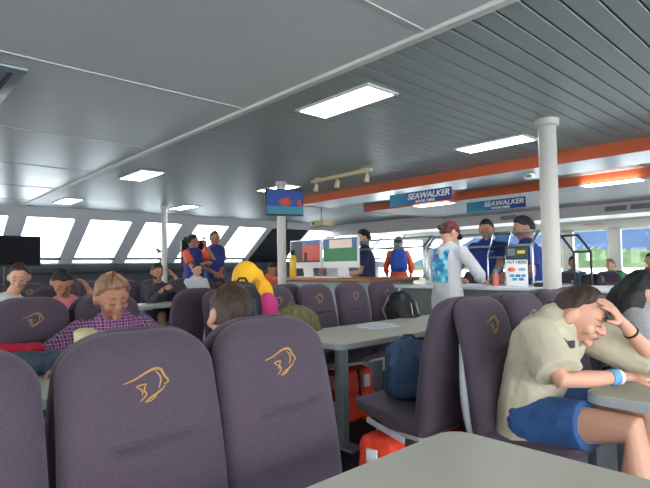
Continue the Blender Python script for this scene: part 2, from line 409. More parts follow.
# ceiling lamps
def lamp(x, y, lab, z=ZC, w_=.25, l=.66):
    t = thing('ceiling_light', lab, 'ceiling light', (x, y, z-.008), group='recessed ceiling lights')
    bm = B()
    for sx in (-1, 1): box(bm, (sx*(w_/2+.012), 0, 0), (.024, l+.05, .016), bev=.003)
    for sy in (-1, 1): box(bm, (0, sy*(l/2+.012), 0), (w_, .024, .016), bev=.003)
    build('frame', bm, 'trimwhite', t)
    bm = B(); box(bm, (0, 0, .0), (w_, l, .012)); build('diffuser', bm, 'lamp', t, smooth=False)
L1 = [(2.43, 2.41, 'large bright ceiling light nearest above the aisle'), (2.46, 5.88, 'ceiling light second along the white seam, left of centre'), (2.46, 8.75, 'small far ceiling light close to the raked front windows at far left'), (4.37, 2.36, 'bright ceiling light just left of the nearest pillar top'), (4.37, 5.70, 'ceiling light partly behind the blue fish screen'), (4.35, 8.5, 'ceiling light beside the top of the farthest pillar'),
      (2.43, -.9, 'ceiling light behind the viewer over the aisle'), (4.37, -.9, 'ceiling light behind the viewer on the right'), (.3, -1.4, 'unseen ceiling light added behind the viewer over the nearest table'), (-1.7, 1.0, 'unseen ceiling light added out of frame on the left'), (-1.7, 4.5, 'unseen ceiling light added out of frame farther left'), (2.43, -3.6, 'unseen ceiling light added far behind the viewer')]  # nearest pair continues the seen rows, the others are added unseen for brightness
for a in L1: lamp(*a)
for x, y, lab in ((7.0, 2.2, 'ceiling light over the right-hand cabin, at right frame edge'), (7.0, 4.9, 'ceiling light over the right-hand cabin, beyond the second sign')): lamp(x, y, lab, 2.232)
for x, y, lab in ((5.62, 2.62, 'small round downlight in the grey soffit right of the pillar'), (5.62, 4.5, 'small round downlight in the grey soffit above the first sign')):
    t = thing('downlight', lab, 'downlight', (x, y, 2.232), group='soffit downlights')
    bm = B(); lathe(bm, (0, 0, 0), [(.03, -.02), (.06, -.018), (.065, -.006), (.065, .002)], 20); build('rim', bm, 'chrome', t)
    bm = B(); lathe(bm, (0, 0, 0), [(.028, -.024), (.028, -.02)], 16); build('bulb', bm, 'blackplastic', t)

# air vents
t = thing('ceiling_vent', 'grey slotted air vent in the white ceiling, top left', 'vent', (.30, 3.55, ZC-.012))
bm = B(); box(bm, (0, 0, 0), (.74, .84, .02), bev=.006); build('frame', bm, 'legmetal', t)
bm = B()
for k in range(6): box(bm, (.30-k*.075, 0, -.012), (.022, .68, .006))
build('slot', bm, 'black', t)
for y, lab in ((2.95, 'left dark grille in the bulkhead above the right windows'), (2.55, 'right dark grille in the bulkhead above the right windows'), (4.9, 'dark grille in the bulkhead under the second sign')):
    t = thing('air_grille', lab, 'vent', (9.545, y, 2.14), group='bulkhead air grilles')
    bm = B(); box(bm, (0, 0, 0), (.016, .38, .10)); build('frame', bm, 'bulkhead', t, smooth=False)
    bm = B()
    for k in range(6): box(bm, (-.009, 0, -.036+k*.0145), (.006, .34, .009))
    build('slat', bm, 'walldark', t, smooth=False)
t = thing('wall_sign', 'pale sign with faded red lettering above the right windows', 'sign', (XR-.005, 4.45, 2.12))
bm = B(); box(bm, (0, 0, 0), (.01, .5, .085)); build('panel', bm, 'signbase', t, smooth=False)
bm = B()
for k in range(8): box(bm, (-.006, .2-k*.056, 0), (.004, .036, .045))
build('lettering', bm, 'signpink', t, smooth=False)

# ------------------------------------------------------------------ seats
def seat_ring(z):
    """backrest: half-width, front y, thickness at height z; face looks to -y, top of the face at y=0"""
    q = (1.05-z)/.55
    w_ = .190+.010*max(0, min(1, q*1.4))
    yf = -.115*q+.012*math.sin(PI*min(1, max(0, q*1.15)))*(-1)
    th = .095+.02*max(0, q-.4)
    return w_, yf, th
def seat_face_y(x, z):
    w_, yf, th = seat_ring(z)
    u = min(1, abs(x)/w_)
    return yf+.022*u**5
def make_seat():
    root = thing('high_backed_chair', '', 'chair', (0, 0, 0))
    bm = B(); NX, NZ = 36, 96; ZT, ZB = 1.070, .47; rc = .10; rw = .135
    front, back = [], []
    for j in range(NZ+1):
        z = ZB+(ZT-ZB)*(1-(1-j/NZ)**1.35)
        w_, yf, th = seat_ring(z)
        if z > ZT-rc: w2 = w_-rw+rw*math.sqrt(max(0, 1-((z-ZT+rc)/rc)**2.0))
        else: w2 = w_
        tt = 1 if z < ZT-.05 else math.sqrt(max(0, 1-((z-ZT+.05)/.05)**2))
        A, Bk = [], []
        for i in range(NX+1):
            s = math.sin((i/NX-.5)*PI)
            x = w2*s
            ed = math.sqrt(max(0, 1-(abs(s)**7)))*max(.0, tt)
            mid = yf+th*.5+.010*abs(s)**3
            cz = z-.825-.03*x; fx = 1 if abs(x) < .075 else math.exp(-((abs(x)-.075)/.025)**2); dent = (.017*math.exp(-(cz/.0065)**2)-.006*math.exp(-((cz+.022)/.016)**2)-.003*math.exp(-((cz-.022)/.016)**2))*fx
            A.append(bm.verts.new((x, mid-th*.5*ed+dent, z))); Bk.append(bm.verts.new((x, mid+th*.5*ed, z)))
        front.append(A); back.append(Bk)
    for L, fl in ((front, False), (back, True)):
        for A, Bq in zip(L, L[1:]):
            for k in range(NX):
                f = (A[k], A[k+1], Bq[k+1], Bq[k]); bm.faces.new(f[::-1] if fl else f)
    for A, Bq in ((front[0], back[0]),):
        for k in range(NX): bm.faces.new((A[k], Bq[k], Bq[k+1], A[k+1]))
    bmesh.ops.remove_doubles(bm, verts=bm.verts, dist=.0004)
    backrest = build('backrest', bm, 'seat', root, angle=75)
    # gold fish emblem of open strokes
    strokes = [([(-.056, .011), (-.028, .018), (-.002, .029), (.020, .035), (.036, .032), (.043, .017), (.052, .003), (.042, -.003)], 3.0),
               ([(.022, .030), (.032, .018), (.033, .006), (.026, -.010)], 2.2),
               ([(-.029, .001), (-.016, .003), (-.003, .004)], 1.8),
               ([(-.029, .001), (-.020, -.005), (-.014, -.012), (-.016, -.020)], 1.8),
               ([(-.003, .004), (-.010, -.008), (-.006, -.020), (-.022, -.033)], 2.2),
               ([(-.010, -.036), (.006, -.027), (.020, -.021), (.034, -.014), (.044, -.006)], 2.4),
               ([(-.010, -.036), (.004, -.034), (.016, -.027), (.022, -.020)], 1.8)]
    bm = B()
    for pts, r in strokes:
        P = [V((x*.98-.008, 0, z*.98+.949)) for x, z in pts]; Q = []
        for a in range(len(P)-1):
            p0, p1, p2, p3 = P[max(0, a-1)], P[a], P[a+1], P[min(len(P)-1, a+2)]
            for k in range(5):
                t = k/5; Q.append(.5*((2*p1)+(p2-p0)*t+(2*p0-5*p1+4*p2-p3)*t*t+(3*p1-p0-3*p2+p3)*t**3))
        Q.append(P[-1])
        n = len(Q)
        for q in Q: q.y = seat_face_y(q.x, q.z)+.0005
        limb(bm, Q, [max(.0008, r*.0011*math.sin(PI*(.12+.76*k/(n-1)))) for k in range(n)], 8)
    build('emblem', bm, 'gold', backrest)
    # seat pan
    bm = B(); X, Z = V((1, 0, 0)), V((0, 0, 1))
    rings = []
    for k in range(13):
        t = k/12; y = -.47+.42*t
        ed = math.sqrt(max(0, 1-max(0, (.14-t)/.14)**2)) if t < .14 else 1
        top = .562-.028*t-.008*math.sin(PI*t); bot = .505-.075*min(1, t*1.5)+.01*(1-ed)
        rings.append((V((0, y, (top+bot)/2)), X, Z, .203*(.80+.20*ed), (top-bot)/2*max(.25, ed)))
    loft(bm, rings, 40, 4.5); build('seat_pan', bm, 'seat', root, angle=60)
    # plastic shell behind the lower back
    bm = B(); rings = []
    for k in range(15):
        z = .37+.5*k/14; s = math.sin(PI*(.08+.84*k/14)); w_, yf, th = seat_ring(z)
        rings.append((V((0, yf+th+.008, z)), X, V((0, 1, 0)), .195*(.72+.28*s), .012+.034*s))
    loft(bm, rings, 28, 2.6); build('back_shell', bm, 'shellgrey', root)
    bm = B()
    for sx in (-1, 1):
        box(bm, (sx*.185, -.26, .432), (.012, .24, .03), rx=-.22, bev=.004); box(bm, (sx*.187, -.26, .432), (.014, .10, .012), rx=-.22)
    box(bm, (0, -.2, .425), (.34, .26, .02)); build('side_bracket', bm, 'shellgrey', root)
    bm = B(); box(bm, (0, -.16, .21), (.30, .09, .39), bev=.01); box(bm, (0, -.16, .01), (.34, .24, .02), bev=.004); build('pedestal', bm, 'darkmetal', root)
    return root
seat0 = make_seat(); used = False
def seat(x, y, face, label, group):
    global used
    rz = 0 if face < 0 else PI
    if not used:
        used = True; seat0.location = (x, y, 0); seat0.rotation_euler = (0, 0, rz); seat0['label'] = label; seat0['group'] = group; return seat0
    return dup(seat0, (x, y, 0), rz, label, group, ('back_shell',) if face > 0 else ())
S = 'purple-grey high-backed chair '
G1 = 'seats of the nearest left row'
for x, l in ((.10, S+'at the left frame edge, nearest row'), (.51, S+'filling the lower left, directly in front of the plaid-shirted man'), (.905, S+'with fish emblem ending the nearest row, beside the aisle')): seat(x, 1.19, -1, l, G1)
G2 = 'seats turned away behind the nearest left row'
for x, l in ((.09, S+'turned away, hidden behind the leftmost nearest seat'), (.53, S+'turned away, a dark edge behind the lower left chair'), (.925, S+'turned away, carrying the woman with the brown ponytail')): seat(x, 1.365, 1, l, G2)
G3 = 'seats in the row of the resting woman'
for x, l in ((2.10, S+'the woman in the beige T-shirt sits on'), (2.50, S+'second from the aisle, beside the resting woman'), (2.91, S+'third from the aisle in the resting woman\'s row'), (3.30, S+'carrying the black-haired person in grey at the right edge')): seat(x, 1.19, -1, l, G3)
G4 = 'seats turned away behind the resting woman'
for x, l in ((2.06, S+'seen from the side with a blue backpack on it'), (2.47, S+'turned away, second behind the resting woman\'s row'), (2.88, S+'turned away, third behind the resting woman\'s row'), (3.30, S+'turned away, fourth, in front of the nearest pillar')): seat(x, 1.365, 1, l, G4)
G5 = 'seats beyond the left table'
for x, l in ((.32, S+'beyond the left table, leftmost, cut by the frame'), (.73, S+'with fish emblem behind the red cloth and denim bundle'), (1.15, S+'the man in the plaid shirt sits on')): seat(x, 3.22, -1, l, G5)
G6 = 'seats facing the paper-topped table'
for x, l in ((2.0, S+'the person in the yellow hood sits on'), (2.44, S+'behind the olive bag, left of four facing the table'), (2.88, S+'second of four facing the paper-topped table'), (3.32, S+'third of four facing the paper-topped table'), (3.76, S+'holding the black and white bag, nearest the counter')): seat(x, 3.22, -1, l, G6)
G7 = 'seats turned away in the second bay'
for x, l in ((.32, S+'turned away, leftmost beyond the plaid-shirted man'), (.73, S+'turned away, behind the emblem seat at far left'), (1.15, S+'turned away, behind the plaid-shirted man'), (1.93, S+'seen from behind between the ponytail woman and the bearded man'), (2.36, S+'turned away, behind the person in the yellow hood'), (2.8, S+'turned away, left of the desk')): seat(x, 3.42 if x < 1.5 else 3.62, 1, l, G7)
G8 = 'seats of the third row'
for x, l in ((.55, S+'third row, at far left beside the man looking down'), (.97, S+'third row, under the short-haired man at far left'), (1.39, S+'third row, under the man in the pink shirt')): seat(x, 5.32, -1, l, G8)
G9 = 'seats of the fourth row'
for x, l in ((1.2, S+'fourth row, first behind the pink-shirted man'), (1.62, S+'fourth row, second, left of the plaid man\'s head'), (2.04, S+'fourth row, third, above the plaid man\'s hair'), (2.46, S+'fourth row, fourth, left of the bearded man'), (2.88, S+'fourth row, beside the bearded man'), (3.3, S+'the bearded man in grey sits on'), (3.72, S+'fourth row, right of the bearded man'), (4.14, S+'fourth row, in front of the two crew in vests')): seat(x, 7.4, -1, l, G9)

# ------------------------------------------------------------------ tables
def table(x0, x1, y0, y1, lab, legs, z=.74, r=.07, ly=0):
    t = thing('cabin_table', lab, 'table', ((x0+x1)/2, (y0+y1)/2, 0), group='fixed cabin tables')
    hx, hy = (x1-x0)/2, (y1-y0)/2
    def slab(bm, g, za, zb):
        pts = []
        for cx, cy, a0 in ((hx-r, hy-r, 0), (-hx+r, hy-r, 90), (-hx+r, -hy+r, 180), (hx-r, -hy+r, 270)):
            for k in range(9):
                a = math.radians(a0+k*90/8); pts.append((cx+(r+g)*math.cos(a), cy+(r+g)*math.sin(a)))
        A = [bm.verts.new((x, y, za)) for x, y in pts]; Bq = [bm.verts.new((x, y, zb)) for x, y in pts]
        n = len(pts)
        for k in range(n): bm.faces.new((A[k], A[(k+1) % n], Bq[(k+1) % n], Bq[k]))
        bm.faces.new(A[::-1]); bm.faces.new(Bq)
    bm = B(); slab(bm, -.003, z-.03, z); build('tabletop', bm, 'table', t)
    bm = B(); slab(bm, 0, z-.036, z-.003); build('edge_band', bm, 'tedge', t)
    for lx in legs:
        bm = B(); box(bm, (lx-(x0+x1)/2, ly, (z-.036)/2), (.055, .085, z-.036), bev=.008); box(bm, (lx-(x0+x1)/2, 0, z-.05), (.12, .4, .028)); box(bm, (lx-(x0+x1)/2, ly, .008), (.12, .3, .016)); build('leg', bm, 'legmetal', t)
table(-1.0, 1.29, .14, .86, 'pale grey table in the foreground, cut by the bottom edge', (-.8, 1.05))
table(1.97, 3.85, .02, .75, 'pale grey table the resting woman leans on, right edge', (2.25, 3.6))
table(-.6, 1.29, 2.12, 2.84, 'pale grey table between the nearest seats and the plaid-shirted man', (-.4, 1.1))
table(2.17, 4.06, 2.22, 2.93, 'pale grey table with white papers on it beyond the aisle', (2.44, 3.8), ly=-.08)
table(-.6, 1.45, 4.28, 4.98, 'pale table in front of the pink-shirted man at far left', (-.4, 1.3))
table(2.75, 4.3, 6.42, 7.1, 'pale table the bearded man leans on', (2.85, 4.1))
bm = B()
for i, (x, y, a) in enumerate(((3.05, 2.72, .2), (3.0, 2.62, -.1))): box(bm, (x, y, .7415+i*.0015), (.30, .21, .0015), rz=a)
# two sheets are two things
bm.free()
for x, y, a, k, lab in ((3.10, 2.76, .25, 0, 'white printed sheet under the other on the table'), (3.02, 2.66, -.12, 1, 'white printed sheet lying uppermost on the table')):
    t = thing('paper_sheet', lab, 'paper', (x, y, .7405+k*.0015), a, 'papers on the table')
    bm = B(); box(bm, (0, 0, 0), (.297, .21, .0012)); build('sheet', bm, 'paper', t, smooth=False)
    bm = B()
    for j in range(7): box(bm, (0, -.07+j*.022, .0009), (.22-.03*(j % 3), .004, .0004))
    build('printed_lines', bm, 'textgrey', t, smooth=False)
t = thing('lidded_tumbler', 'cream woven tumbler beside the plaid-shirted man\'s arm', 'tumbler', (.735, 2.35, .74))
bm = B(); lathe(bm, (0, 0, 0), [(.038, 0), (.042, .01), (.046, .18), (.046, .195)], 28); build('sleeve', bm, 'cream', t)
bm = B(); lathe(bm, (0, 0, 0), [(.047, .195), (.047, .215), (.03, .226), (.01, .228)], 28); build('lid', bm, 'cream', t)
# bundle of clothes
def lump(name, m, lab, cat, blobs, voxel=.012, it=6, wr=.008, wsc=22, parent=None, group=None):
    bm = B()
    for c, r, rz in blobs: ell(bm, c, r, M.Rotation(rz, 3, 'Z'))
    base = V((sum(b[0][0] for b in blobs)/len(blobs), sum(b[0][1] for b in blobs)/len(blobs), min(b[0][2]-b[1][2] for b in blobs)))
    if parent: return soft(name, bm, voxel, m, parent, parent.location, it, wr, wsc)
    o = soft(name, bm, voxel, m, None, base, it, wr, wsc); o.location = base
    return tag(o, lab, cat, group)
lump('denim_jacket', 'denim', 'crumpled blue denim garment on the left table', 'clothing', [((.54, 2.64, .795), (.17, .10, .060), .2), ((.67, 2.66, .79), (.08, .10, .055), -.5), ((.36, 2.70, .79), (.12, .1, .05), .1), ((.56, 2.60, .80), (.09, .05, .05), .6)])
lump('red_cloth', 'redcloth', 'bright red cloth lying behind the denim garment', 'clothing', [((.48, 2.78, .85), (.16, .05, .035), .05), ((.62, 2.775, .84), (.06, .045, .04), -.4), ((.4, 2.78, .82), (.1, .05, .08), 0)])

# ------------------------------------------------------------------ counter, desk, guard
t = thing('service_counter', 'pale-topped grey service counter in front of the crew in blue polos', 'counter', (4.9, 2.6, 0))
bm = B(); box(bm, (0, 0, .48), (.54, 2.4, .96)); build('front_panel', bm, 'counterfront', t, smooth=False)
bm = B(); box(bm, (0, 0, .978), (.64, 2.5, .036), bev=.008); build('countertop', bm, 'countertop', t)
t = thing('reception_desk', 'pale desk with a brown wooden top carrying two monitors', 'desk', (4.72, 4.8, 0))
bm = B(); box(bm, (.02, 0, .515), (.72, 1.8, 1.03)); build('front_panel', bm, 'deskfront', t, smooth=False)
bm = B(); box(bm, (0, 0, 1.052), (.86, 1.92, .045), bev=.012); build('desktop', bm, 'wood', t)
def monitor(x, y, lab, kind, rz=0):
    t = thing('desktop_monitor', lab, 'monitor', (x, y, 1.075), rz, 'monitors on the desk')
    bm = B(); box(bm, (.02, 0, .325), (.035, .66, .40), bev=.008); build('housing', bm, 'white', t)
    bm = B(); box(bm, (.0, 0, .36), (.006, .62, .30)); s = build('screen', bm, {'a': 'scrdark', 'b': 'scrgreen'}[kind], t, smooth=False)
    if kind == 'a':
        for nm, m, y0, z0, sy, sz in (('red_area', 'scrred', -.13, .34, .36, .22), ('blue_area', 'scrblue', -.13, .48, .36, .05), ('dark_figure', 'black', -.02, .28, .06, .13)):
            bm = B(); box(bm, (-.004-(.002 if nm == 'dark_figure' else 0), y0, z0), (.003, sy, sz)); build(nm, bm, m, s, smooth=False)
    else:
        for nm, m, y0, z0, sy, sz in (('blue_area', 'scrblue', 0, .45, .62, .11), ('beige_window', 'scrbeige', -.02, .44, .42, .11)):
            bm = B(); box(bm, (-.004-(.002 if nm[1] == 'e' else 0), y0, z0), (.003, sy, sz)); build(nm, bm, m, s, smooth=False)
    bm = B(); box(bm, (.06, 0, .10), (.02, .2, .2), ry=-.15, bev=.005); box(bm, (.03, 0, .006), (.2, .22, .012), bev=.004); build('stand', bm, 'white', t)
monitor(4.62, 5.42, 'white desktop monitor showing a dark and red picture', 'a')
monitor(4.62, 4.72, 'white desktop monitor showing a green and beige picture', 'b')
bm = B()
for j in range(4): box(bm, (0, 0, .008), (.15, .42, .016), bev=.004); break
o = build('keyboard', bm, 'white'); o.location = (4.44, 4.72, 1.075); tag(o, 'white keyboard in front of the green-screened monitor', 'keyboard')
bm = B(); ell(bm, (0, 0, .015), (.055, .033, .02)); o = build('computer_mouse', bm, 'white'); o.location = (4.44, 4.40, 1.075); tag(o, 'white computer mouse beside the keyboard', 'mouse')
t = thing('drink_bottle', 'yellow drink bottle with a black cap on the desk corner', 'bottle', (4.4, 5.42, 1.075))
bm = B(); lathe(bm, (0, 0, 0), [(.042, 0), (.046, .01), (.046, .25), (.038, .29), (.025, .31)], 24); build('body', bm, 'bottleyellow', t)
bm = B(); lathe(bm, (0, 0, 0), [(.028, .31), (.03, .32), (.03, .365), (.02, .38)], 20); build('cap', bm, 'blackplastic', t)
t = thing('drink_bottle', 'pink bottle with teal cap standing on the service counter', 'bottle', (4.72, 2.58, .996))
bm = B(); lathe(bm, (0, 0, 0), [(.028, 0), (.03, .008), (.03, .11), (.016, .135)], 20); build('body', bm, 'bottlepink', t)
bm = B(); lathe(bm, (0, 0, 0), [(.018, .135), (.018, .165), (.012, .17)], 16); build('cap', bm, 'tealcap', t)
# sneeze guard on the counter
t = thing('glass_guard', 'metal framed glass guard standing on the service counter', 'guard', (4.98, 2.98, .996))
for y in (.62, -.66):
    bm = B(); limb(bm, [(.0, y, 0), (.0, y, .41)], .018, 12); limb(bm, [(.0, y, .41), (.17, y, .56)], .016, 12); build('post', bm, 'chrome', t)
for z, x, nm in ((.41, 0, 'rail'), (.56, .17, 'rail')):
    bm = B(); box(bm, (x, -.02, z), (.03, 1.32, .028), bev=.008); build(nm, bm, 'steel', t)
bm = B(); box(bm, (.085, -.02, .485), (.006, 1.26, .22), ry=.85); build('glass_pane', bm, 'guardglass', t, smooth=False)
bm = B(); box(bm, (-.16, -.30, .32), (.008, .006, .5)); bm.free()
t = thing('glass_guard', 'tall glass guard frame on the far counter beside the desk', 'guard', (5.1, 4.45, 1.075))
for y in (.75, -.72):
    bm = B(); limb(bm, [(0, y, 0), (0, y, .37)], .02, 12); limb(bm, [(0, y, .37), (.18, y, .50)], .018, 12); build('post', bm, 'chrome', t)
for z, x in ((.37, 0), (.50, .18)):
    bm = B(); box(bm, (x, 0, z), (.03, 1.5, .026), bev=.008); build('rail', bm, 'steel', t)
bm = B(); box(bm, (.09, 0, .435), (.006, 1.46, .2), ry=.95); build('glass_pane', bm, 'guardglass', t, smooth=False)
t = thing('tinted_screen', 'slanted blue-tinted glass screen before the capped crew man', 'screen', (4.86, 2.62, .996))
bm = B(); box(bm, (.03, 0, .42), (.006, .20, .30), ry=.5); build('glass_pane', bm, 'tintglass', t, smooth=False)
bm = B()
for s in (-1, 1): limb(bm, [(-.04, s*.1, 0), (-.04, s*.1, .29), (.10, s*.1, .55)], .008, 8)
limb(bm, [(.10, -.1, .55), (.10, .1, .55)], .008, 8); limb(bm, [(-.04, -.1, .29), (-.04, .1, .29)], .008, 8); build('frame', bm, 'chrome', t)
t = thing('slanted_frame', 'dark slanted glass frame right of the nearest pillar', 'guard', (5.25, 2.02, .996))
bm = B()
for s in (0, .16): limb(bm, [(0, -s, 0), (0, -s, .33), (.06, .14-s, .50)], .012, 8)
limb(bm, [(0, 0, .33), (0, -.16, .33)], .012, 8); limb(bm, [(.06, .14, .5), (.06, -.02, .5)], .012, 8); build('frame', bm, 'walldark', t)
bm = B(); box(bm, (.0, -.08, .17), (.005, .15, .3)); build('glass_pane', bm, 'guardglass', t, smooth=False)
# card payment stand
RF = M.Rotation(PI/2, 4, 'X')          # text upright, facing -y
RX = M.Rotation(-PI/2, 4, 'Z') @ RF    # text upright, facing -x
t = thing('payment_sign', 'white pay-here stand with card logos on the counter', 'sign', (4.73, 2.36, .996), .35)
bm = B(); box(bm, (0, 0, .13), (.03, .20, .26), bev=.006); box(bm, (0, 0, .006), (.1, .21, .012), bev=.003); build('stand', bm, 'white', t)
bm = B(); box(bm, (0, 0, .325), (.03, .20, .125), bev=.006); build('display', bm, 'cardgreen', t)
text_mesh('lettering', 'PAY HERE', .042, 'textgrey', t, M.Translation((-.0165, 0, .235)) @ RX, .001)
bm = B(); box(bm, (-.0165, -.045, .335), (.003, .07, .03)); build('yellow_digits', bm, 'textyellow', t, smooth=False)
bm = B(); box(bm, (-.0165, .045, .335), (.003, .07, .07)); build('grey_panel', bm, 'counterfront', t, smooth=False)  # flat grey patch on the display, no glow
for y, m, nm in ((.058, 'cardred', 'red_circle'), (.034, 'cardorange', 'orange_circle')):
    bm = B(); q = cyl(bm, (0, 0, 0), .021, .003, 24); bmesh.ops.transform(bm, matrix=M.Translation((-.0155-(.001 if m == 'cardorange' else 0), y, .165)) @ M.Rotation(-PI/2, 4, 'Y'), verts=q); build(nm, bm, m, t)
text_mesh('lettering', 'VISA', .034, 'cardblue', t, M.Translation((-.0165, -.045, .165)) @ RX, .001, .25)
for y, z, m in ((.045, .105, 'cardcyan'), (-.01, .105, 'cardblue'), (-.06, .105, 'cardcyan'), (.02, .07, 'cardcyan'), (-.04, .07, 'cardblue')):
    bm = B(); box(bm, (-.0165, y, z), (.003, .044, .026), bev=.001); build('card_logo', bm, m, t)
# small things on the counter
def simple(name, lab, cat, loc, parts, rz=0, group=None):
    t = thing(name, lab, cat, loc, rz, group)
    for nm, m, fn in parts:
        bm = B(); fn(bm); build(nm, bm, m, t)
    return t
simple('card_reader', 'small black card reader on the counter under the leaning man\'s hand', 'card reader', (4.76, 2.15, .996), [('body', 'blackplastic', lambda bm: box(bm, (0, 0, .025), (.12, .08, .04), ry=-.2, bev=.008)), ('display', 'paper', lambda bm: box(bm, (-.02, 0, .048), (.05, .06, .004), ry=-.2))])
simple('folded_papers', 'white papers on the counter in front of the capped man', 'paper', (4.78, 2.86, .997), [('sheet', 'paper', lambda bm: box(bm, (0, 0, .004), (.2, .28, .008), rz=.2))])
simple('serving_tray', 'pale tray on the far counter behind the monitors', 'tray', (5.0, 3.35, .997), [('tray', 'countertop', lambda bm: box(bm, (0, 0, .02), (.3, .4, .04), bev=.01))])

# hanging signs
def sea_sign(x, y0, y1, z0, z1, lab):
    t = thing('hanging_sign', lab, 'sign', (x, (y0+y1)/2, z0), 0, 'hanging shop signs')
    W, Hh = y1-y0, z1-z0
    bm = B(); box(bm, (0, 0, Hh/2), (.016, W, Hh)); build('panel', bm, 'signgrad', t, smooth=False)
    text_mesh('lettering', 'SEAWALKER', Hh*.66, 'white', t, M.Translation((-.011, -W*.145, Hh*.60)) @ RX, .0022, .22, width=W*.66)
    text_mesh('lettering', 'BOOK HERE', Hh*.27, 'white', t, M.Translation((-.011, -W*.10, Hh*.18)) @ RX, .001, width=W*.30)
    for s in (-1, 1):
        bm = B(); limb(bm, [(0, s*W*.42, Hh), (0, s*W*.42, 2.236-z0)], .003, 6); build('hanger', bm, 'steel', t)
sea_sign(5.22, 3.39, 4.35, 2.0, 2.16, 'nearer blue hanging SEAWALKER sign, above the monitors side')
sea_sign(6.92, 3.29, 4.23, 2.02, 2.17, 'farther blue hanging SEAWALKER sign, above the capped man')
# fish screen on the second pillar
t = thing('picture_screen', 'blue screen with a red fish picture hung on the middle pillar', 'screen', (4.06, 5.16, 1.90), -.30)
bm = B(); box(bm, (0, 0, .16), (.52, .04, .345), bev=.006); build('housing', bm, 'blackplastic', t)
bm = B(); box(bm, (0, -.022, .185), (.495, .006, .27)); s = build('panel', bm, 'seablue', t, smooth=False)
bm = B(); box(bm, (0, -.0225, .06), (.495, .007, .10)); build('teal_water', bm, 'seateal', s, smooth=False)
bm = B(); ell(bm, (.0, -.026, .165), (.085, .004, .05)); ell(bm, (.02, -.026, .195), (.04, .004, .035)); ell(bm, (.20, -.026, .155), (.03, .004, .045)); build('red_fish', bm, 'fishred', s)
bm = B(); box(bm, (0, .05, .16), (.1, .06, .12)); build('bracket', bm, 'blackplastic', t)
# track spotlights
t = thing('track_light', 'pale ceiling track with three spotlights', 'track light', (4.275, 4.34, ZC))
bm = B(); box(bm, (0, 0, -.035), (.035, 1.04, .04), bev=.005); box(bm, (0, .4, -.008), (.05, .06, .016)); box(bm, (0, -.4, -.008), (.05, .06, .016)); build('track', bm, 'cream', t)
for y in (.44, .05, -.44):
    bm = B(); limb(bm, [(0, y, -.05), (0, y, -.09)], .008, 8); q = lathe(bm, (0, 0, 0), [(.016, .05), (.026, .04), (.03, -.04), (.024, -.045)], 16); bmesh.ops.transform(bm, matrix=M.Translation((0, y, -.13)) @ M.Rotation(.25, 4, 'Y'), verts=q); build('spot_head', bm, 'cream', t)
simple('ceiling_speaker', 'small black speaker under the ceiling left of the monitors', 'speaker', (5.6, 7.2, 1.98), [('housing', 'blackplastic', lambda bm: box(bm, (0, 0, 0), (.14, .14, .16), bev=.01)), ('bracket', 'blackplastic', lambda bm: limb(bm, [(0, 0, .08), (0, 0, .37)], .012, 8)), ('grille', 'walldark', lambda bm: box(bm, (-.072, 0, 0), (.006, .11, .13)))])
simple('projector', 'beige box hanging from the ceiling above the navy-shirted man', 'projector', (6.3, 6.9, 2.02), [('housing', 'cream', lambda bm: box(bm, (0, 0, 0), (.24, .36, .11), bev=.012)), ('mount', 'steel', lambda bm: limb(bm, [(0, 0, .055), (0, 0, .33)], .015, 8)), ('lens', 'black', lambda bm: ell(bm, (-.12, .1, 0), (.012, .03, .03)))])
# televisions on posts
for x, wd, lab in ((1.75, .9, 'large black television at the far left by the front windows'), (4.98, .56, 'black television behind the two crew in vests')):
    t = thing('television', lab, 'television', (x, 9.3, 0), 0, 'televisions')
    bm = B(); box(bm, (0, 0, 1.55), (wd, .06, .49), bev=.008); build('housing', bm, 'blackplastic', t)
    bm = B(); box(bm, (0, -.031, 1.555), (wd-.04, .004, .45)); build('screen', bm, 'screen', t, smooth=False)
    bm = B(); box(bm, (0, .03, .65), (.12, .06, 1.3)); box(bm, (0, .03, .01), (.5, .4, .02)); build('stand', bm, 'blackplastic', t)

# ------------------------------------------------------------------ bags and life jackets
def backpack(lab, loc, rz, m, size, extra=(), tilt=0, name='backpack'):
    t = thing(name, lab, 'backpack', loc, rz)
    w_, d, h = size; X, Y = V((1, 0, 0)), V((0, 1, 0))
    bm = B(); loft(bm, [(V((0, tilt*z, z)), X, Y, w_/2*a, d/2*b) for z, a, b in ((0, .8, .8), (h*.08, 1, 1), (h*.5, 1.02, 1.05), (h*.8, .9, .85), (h*.94, .62, .6), (h, .3, .3))], 20, 3); soft('body', bm, .012, m, t, (0, 0, 0), 5, .007, 16)
    bm = B(); loft(bm, [(V((0, -d*.5+tilt*z, z)), X, Y, w_*.36*a, d*.16*a) for z, a in ((h*.1, .7), (h*.16, 1), (h*.44, 1), (h*.52, .6))], 16, 3); soft('pocket', bm, .01, m, t, (0, 0, 0), 4, .004, 20)
    for s in (-1, 1):
        bm = B(); limb(bm, [(s*w_*.22, d*.42+tilt*h*.85, h*.86), (s*w_*.30, d*.72+tilt*h*.6, h*.6), (s*w_*.34, d*.62, h*.3), (s*w_*.36, d*.4, h*.08)], .02, 8, .35, (1, 0, 0)); build('strap', bm, extra[0] if extra else m, t)
    bm = B(); limb(bm, [(-.04, tilt*h, h*.97), (-.02, tilt*h, h*1.05), (.02, tilt*h, h*1.05), (.04, tilt*h, h*.97)], .008, 8); build('handle', bm, extra[0] if extra else m, t)
    for x in (-.1, .1):
        bm = B(); limb(bm, [(x*w_*2, -d*.55+tilt*h*.75, h*.74), (x*w_*2.4, -d*.56+tilt*h*.4, h*.4), (x*w_*2.2, -d*.5, h*.1)], .009, 8, .4, (1, 0, 0)); build('buckle_strap', bm, extra[1] if len(extra) > 1 else m, t)
    return t
